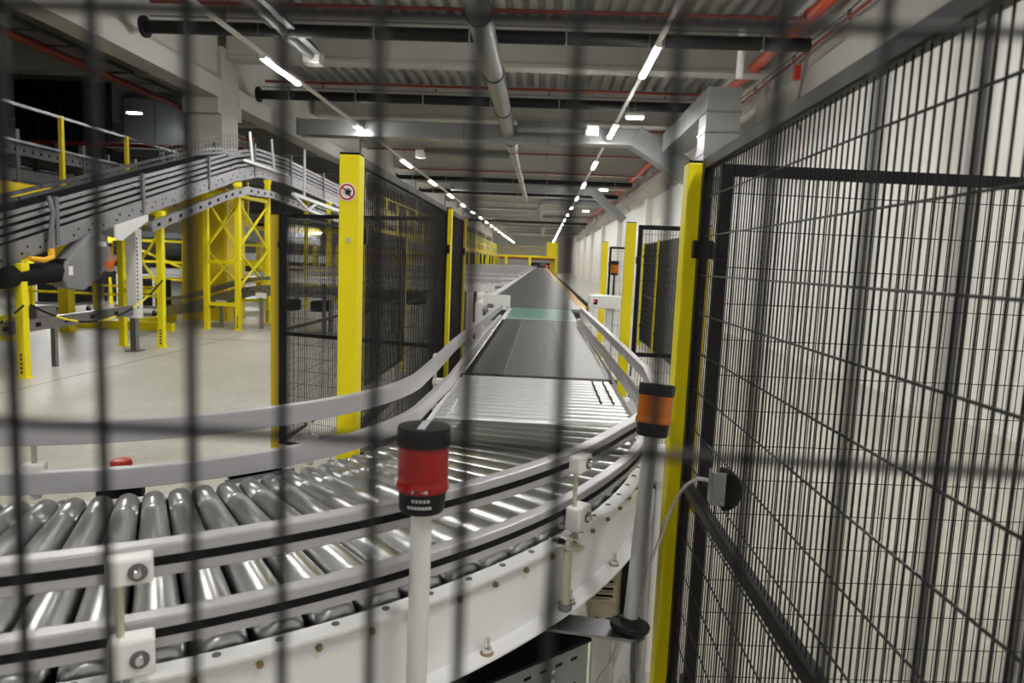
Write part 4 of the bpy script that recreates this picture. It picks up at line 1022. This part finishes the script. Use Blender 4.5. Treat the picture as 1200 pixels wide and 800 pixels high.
# lamps below and beside the platforms; those under the long one added as fill
un = 0
for (x, y, z, nm) in ((-11, 15.5, 2.50, 'under the dark left platform, near its front'), (-13.5, 18.5, 2.50, 'under the dark left platform, at its back'), (-17, 15.5, 2.50, 'under the dark left platform, deep in the side hall'),
                      (-8.3, 26, 2.48, 'added for fill under the long platform, at its near end'), (-12, 27, 2.48, 'added for fill under the long platform, left of the near columns'), (-9, 34, 2.48, 'added for fill under the long platform, by the second column'),
                      (-14, 34, 2.48, 'added for fill under the long platform, deep on the left'), (-8, 44, 2.48, 'added for fill under the long platform, by the first dark panel'), (-8, 55, 2.48, 'added for fill under the long platform, by the second dark panel'), (-8, 68, 2.48, 'added for fill under the long platform, far down the hall')):
    l = thing('batten_lamp', 'lit batten lamp %s' % nm, 'ceiling lamp', (x, y, z), group='lamps below the platforms')
    MB().box((-.75, -.05, .03), (.75, .05, .07)).build('housing', 'white', l); MB().box((-.73, -.045, 0), (.73, .045, .03)).build('diffuser', 'tube_far', l)
# carts, workstations, crates
def cart(label, x, y, mat_='matte'):
    t = thing('roll_cart', label, 'cart', (x, y, 0), group='roll carts behind the floor railing')
    MB().box((-.5, -.35, .26), (.5, .35, .9)).build('body', mat_, t, bevel=.02); MB().box((-.54, -.4, .2), (.54, .4, .26)).build('base', 'steel_dull', t)
    for sx in (-1, 1):
        for sy in (-1, 1):
            w = MB().cyl((sx*.42-.02, sy*.3, .08), (sx*.42+.02, sy*.3, .08), .08, n=16).build('caster', 'rubber', t)
            MB().box((sx*.42-.03, sy*.3-.03, .09), (sx*.42+.03, sy*.3+.03, .2)).build('fork', 'bright', w)
    for sx in (-1, 1): MB().box((sx*.45-.03, -.38, .26), (sx*.45+.03, -.33, 1.0)).build('upright', 'white', t)
cart('dark roll cart on casters behind the double yellow floor railing, left of two', -11.9, 16.6); cart('dark roll cart on casters behind the double yellow floor railing, right of two', -9.95, 16.8)
def station(label, x, y, w=2.2, h=1.95, ang=0):
    t = thing('work_station', label, 'work station', (x, y, 0), ang, 'yellow work stations in the side hall')
    for sx in (0, w):
        for sy in (0, .9): MB().box((sx-.05, sy-.05, 0), (sx+.05, sy+.05, h)).build('post', 'yellow', t)
    for z in (.75, 1.25, h-.1): MB().box((0, -.03, z), (w, .03, z+.07)).build('rail', 'yellow', t)
    MB().box((.05, 0, .85), (w-.05, .9, .9)).build('table_top', 'white', t); MB().bar((0, .9, h-.2), (w, .9, .9), .07, .07).build('brace', 'yellow', t)
ST = [(-12.6, 19.6, 'yellow work station under the drive of the climbing conveyor'), (-10.6, 21.0, 'yellow work station left of the guarded column'), (-7.3, 24.2, 'yellow work station seen through the cross-braced tower'), (-4.9+-1.2, 27.5, 'yellow work station seen through the mesh by the shaded corner post'), (-15.5, 17.2, 'yellow work station at the far left edge of the side hall')]
for x, y, nm in ST: station(nm, x, y)
def crate(label, x, y, z):
    t = thing('plastic_crate', label, 'crate', (x, y, z), group='blue crates on the work stations')
    mb = MB().box((-.3, -.2, 0), (.3, .2, .03)).box((-.3, -.2, .03), (.3, -.17, .34)).box((-.3, .17, .03), (.3, .2, .34)).box((-.3, -.17, .03), (-.27, .17, .34)).box((.27, -.17, .03), (.3, .17, .34))
    mb.build('body', 'blue', t); MB().box((-.33, -.23, .31), (.33, -.2, .36)).box((-.33, .2, .31), (.33, .23, .36)).build('rim', 'blue', t)
CR = [(-12.1, 20.0, .9, 'blue crate on the work station under the conveyor drive'), (-10.1, 21.4, .9, 'blue crate on the work station left of the guarded column'), (-6.8, 24.6, .9, 'blue crate seen through the cross-braced tower'),
      (-5.6, 27.9, .9, 'left blue crate of the pair seen through the black mesh'), (-4.6, 27.9, .9, 'right blue crate of the pair seen through the black mesh'), (-15.0, 17.6, .9, 'blue crate at the far left edge of the side hall')]
for x, y, z, nm in CR: crate(nm, x, y, z)
t = thing('sorter_line', 'low white conveyor line running across the side hall behind the work stations', 'conveyor', (-20, 22.8, 0))
MB().box((0, 0, .72), (12.0, .1, .98)).build('side_frame', 'white', t); MB().box((0, 1.0, .72), (12.0, 1.1, .98)).build('side_frame', 'white', t); MB().box((0, .1, .9), (12, 1.0, .94)).build('belt', 'belt', t)
for j in range(7): MB().box((.3+j*1.9, .02, 0), (.4+j*1.9, .08, .72)).build('leg', 'steel', t)
t = thing('sorter_line', 'higher grey sorter conveyor far back under the long platform', 'conveyor', (-20, 38, 0))
MB().box((0, 0, 1.2), (13.5, .1, 1.6)).build('side_frame', 'white', t); MB().box((0, .1, 1.35), (13.5, 1.2, 1.4)).build('belt', 'belt', t); MB().box((0, 1.2, 1.2), (13.5, 1.3, 1.6)).build('side_frame', 'white', t)
for j in range(8): MB().box((.3+j*1.8, .02, 0), (.4+j*1.8, .08, 1.2)).build('leg', 'yellow', t)
MB().bar((6, -.4, .4), (11.5, -.4, 1.9), .5, .12).build('chute', 'steel', t)

# one worker far back in the side hall
def person(x, y, rz):
    t = thing('person', 'distant standing person in an orange vest and dark trousers behind the yellow legs', 'person', (x, y, 0), rz)
    J = [((0, 0, .95), .115), ((0, .0, 1.18), .12), ((0, 0, 1.38), .14), ((0, 0, 1.48), .06), ((0, -.01, 1.57), .075), ((0, -.01, 1.66), .09), ((0, 0, 1.73), .06),
         ((.19, 0, 1.40), .058), ((.25, -.02, 1.13), .045), ((.24, -.14, .92), .035), ((.235, -.2, .86), .03),
         ((-.19, 0, 1.40), .058), ((-.25, -.02, 1.13), .045), ((-.24, -.14, .92), .035), ((-.235, -.2, .86), .03),
         ((.10, 0, .90), .09), ((.11, -.02, .50), .06), ((.115, .02, .10), .04), ((.12, -.12, .04), .035),
         ((-.10, 0, .90), .09), ((-.11, -.02, .50), .06), ((-.115, .02, .10), .04), ((-.12, -.12, .04), .035)]
    ed = [(0, 1), (1, 2), (2, 3), (3, 4), (4, 5), (5, 6), (2, 7), (7, 8), (8, 9), (9, 10), (2, 11), (11, 12), (12, 13), (13, 14), (0, 15), (15, 16), (16, 17), (17, 18), (0, 19), (19, 20), (20, 21), (21, 22)]
    def skin(name, material, keep, grow=1.0):
        idx = sorted(keep); mp = {k: i for i, k in enumerate(idx)}
        me = bpy.data.meshes.new(name); me.from_pydata([J[k][0] for k in idx], [(mp[a], mp[b]) for a, b in ed if a in mp and b in mp], [])
        me.materials.append(M[material]); ob = bpy.data.objects.new(name, me); COL.objects.link(ob); ob.parent = t
        md = ob.modifiers.new('skin', 'SKIN'); md.use_smooth_shade = True
        for i, k in enumerate(idx):
            me.skin_vertices[0].data[i].radius = (J[k][1]*grow, J[k][1]*grow*.85)
        me.skin_vertices[0].data[0].use_root = True
        s = ob.modifiers.new('sub', 'SUBSURF'); s.levels = 1; s.render_levels = 2
        return ob
    skin('body', 'skin', range(len(J)))
    skin('vest', 'orange', (0, 1, 2, 7, 11), 1.12)
    skin('trousers', 'trousers', (0, 15, 16, 17, 19, 20, 21), 1.1)
    MB().lathe([(.09, 1.66), (.095, 1.70), (.075, 1.76), (.02, 1.785)], 16, (0, .01, 0)).build('hair', 'hair', t)
    fc = MB()
    for s in (-1, 1): fc.cyl((s*.032, -.085, 1.655), (s*.032, -.094, 1.655), .009, n=8)
    fc.box((-.022, -.094, 1.595), (.022, -.082, 1.603)); fc.build('eyes_and_mouth', 'sign_black', t)
    MB().prism([(-.085, 1.655), (-.105, 1.615), (-.08, 1.612)], 0, -.011, .011).build('nose', 'skin', t)
    for s in (-1, 1):
        for k in range(4): MB().tube([(s*.235+(k-1.5)*.016, -.20, .865), (s*.235+(k-1.5)*.018, -.235, .835), (s*.235+(k-1.5)*.018, -.235, .80+.004*abs(k-1.5))], .008, 6).build('finger', 'skin', t)
        MB().tube([(s*.235-s*.03, -.19, .875), (s*.235-s*.045, -.225, .86), (s*.235-s*.04, -.245, .835)], .009, 6).build('thumb', 'skin', t)
    return t
person(-12.2, 18.9, math.radians(35))

# floor joints
for (a, b, nm) in (((-20, 12.75), (-2.2, 12.75), 'dark cross joint line in the concrete floor'), ((-6.0, 5), (-6.0, 60), 'long joint line in the concrete floor beside the yellow legs')):
    mb = MB().bar((a[0], a[1], .0008), (b[0], b[1], .0008), .02, .0016)
    o = mb.build('floor_joint', 'steel_dull'); o['kind'] = 'structure'; o.name = 'trim_%d' % (k+1); k += 1

# ------------------------------------------------------------------ render look
w = bpy.data.worlds.new('hall_air'); scene.world = w; w.use_nodes = True
w.node_tree.nodes['Background'].inputs['Color'].default_value = (.5, .52, .55, 1); w.node_tree.nodes['Background'].inputs['Strength'].default_value = .02
scene.view_settings.view_transform = 'Standard'; scene.view_settings.look = 'None'; scene.view_settings.gamma = 1
scene.view_settings.use_curve_mapping = False; scene.view_settings.exposure = 2.1
scene.cycles.max_bounces = 6; scene.cycles.diffuse_bounces = 4; scene.cycles.glossy_bounces = 4; scene.cycles.transmission_bounces = 4
scene.cycles.use_denoising = True; scene.cycles.sample_clamp_indirect = 6
for o in scene.objects:
    if '_o' in o: del o['_o']
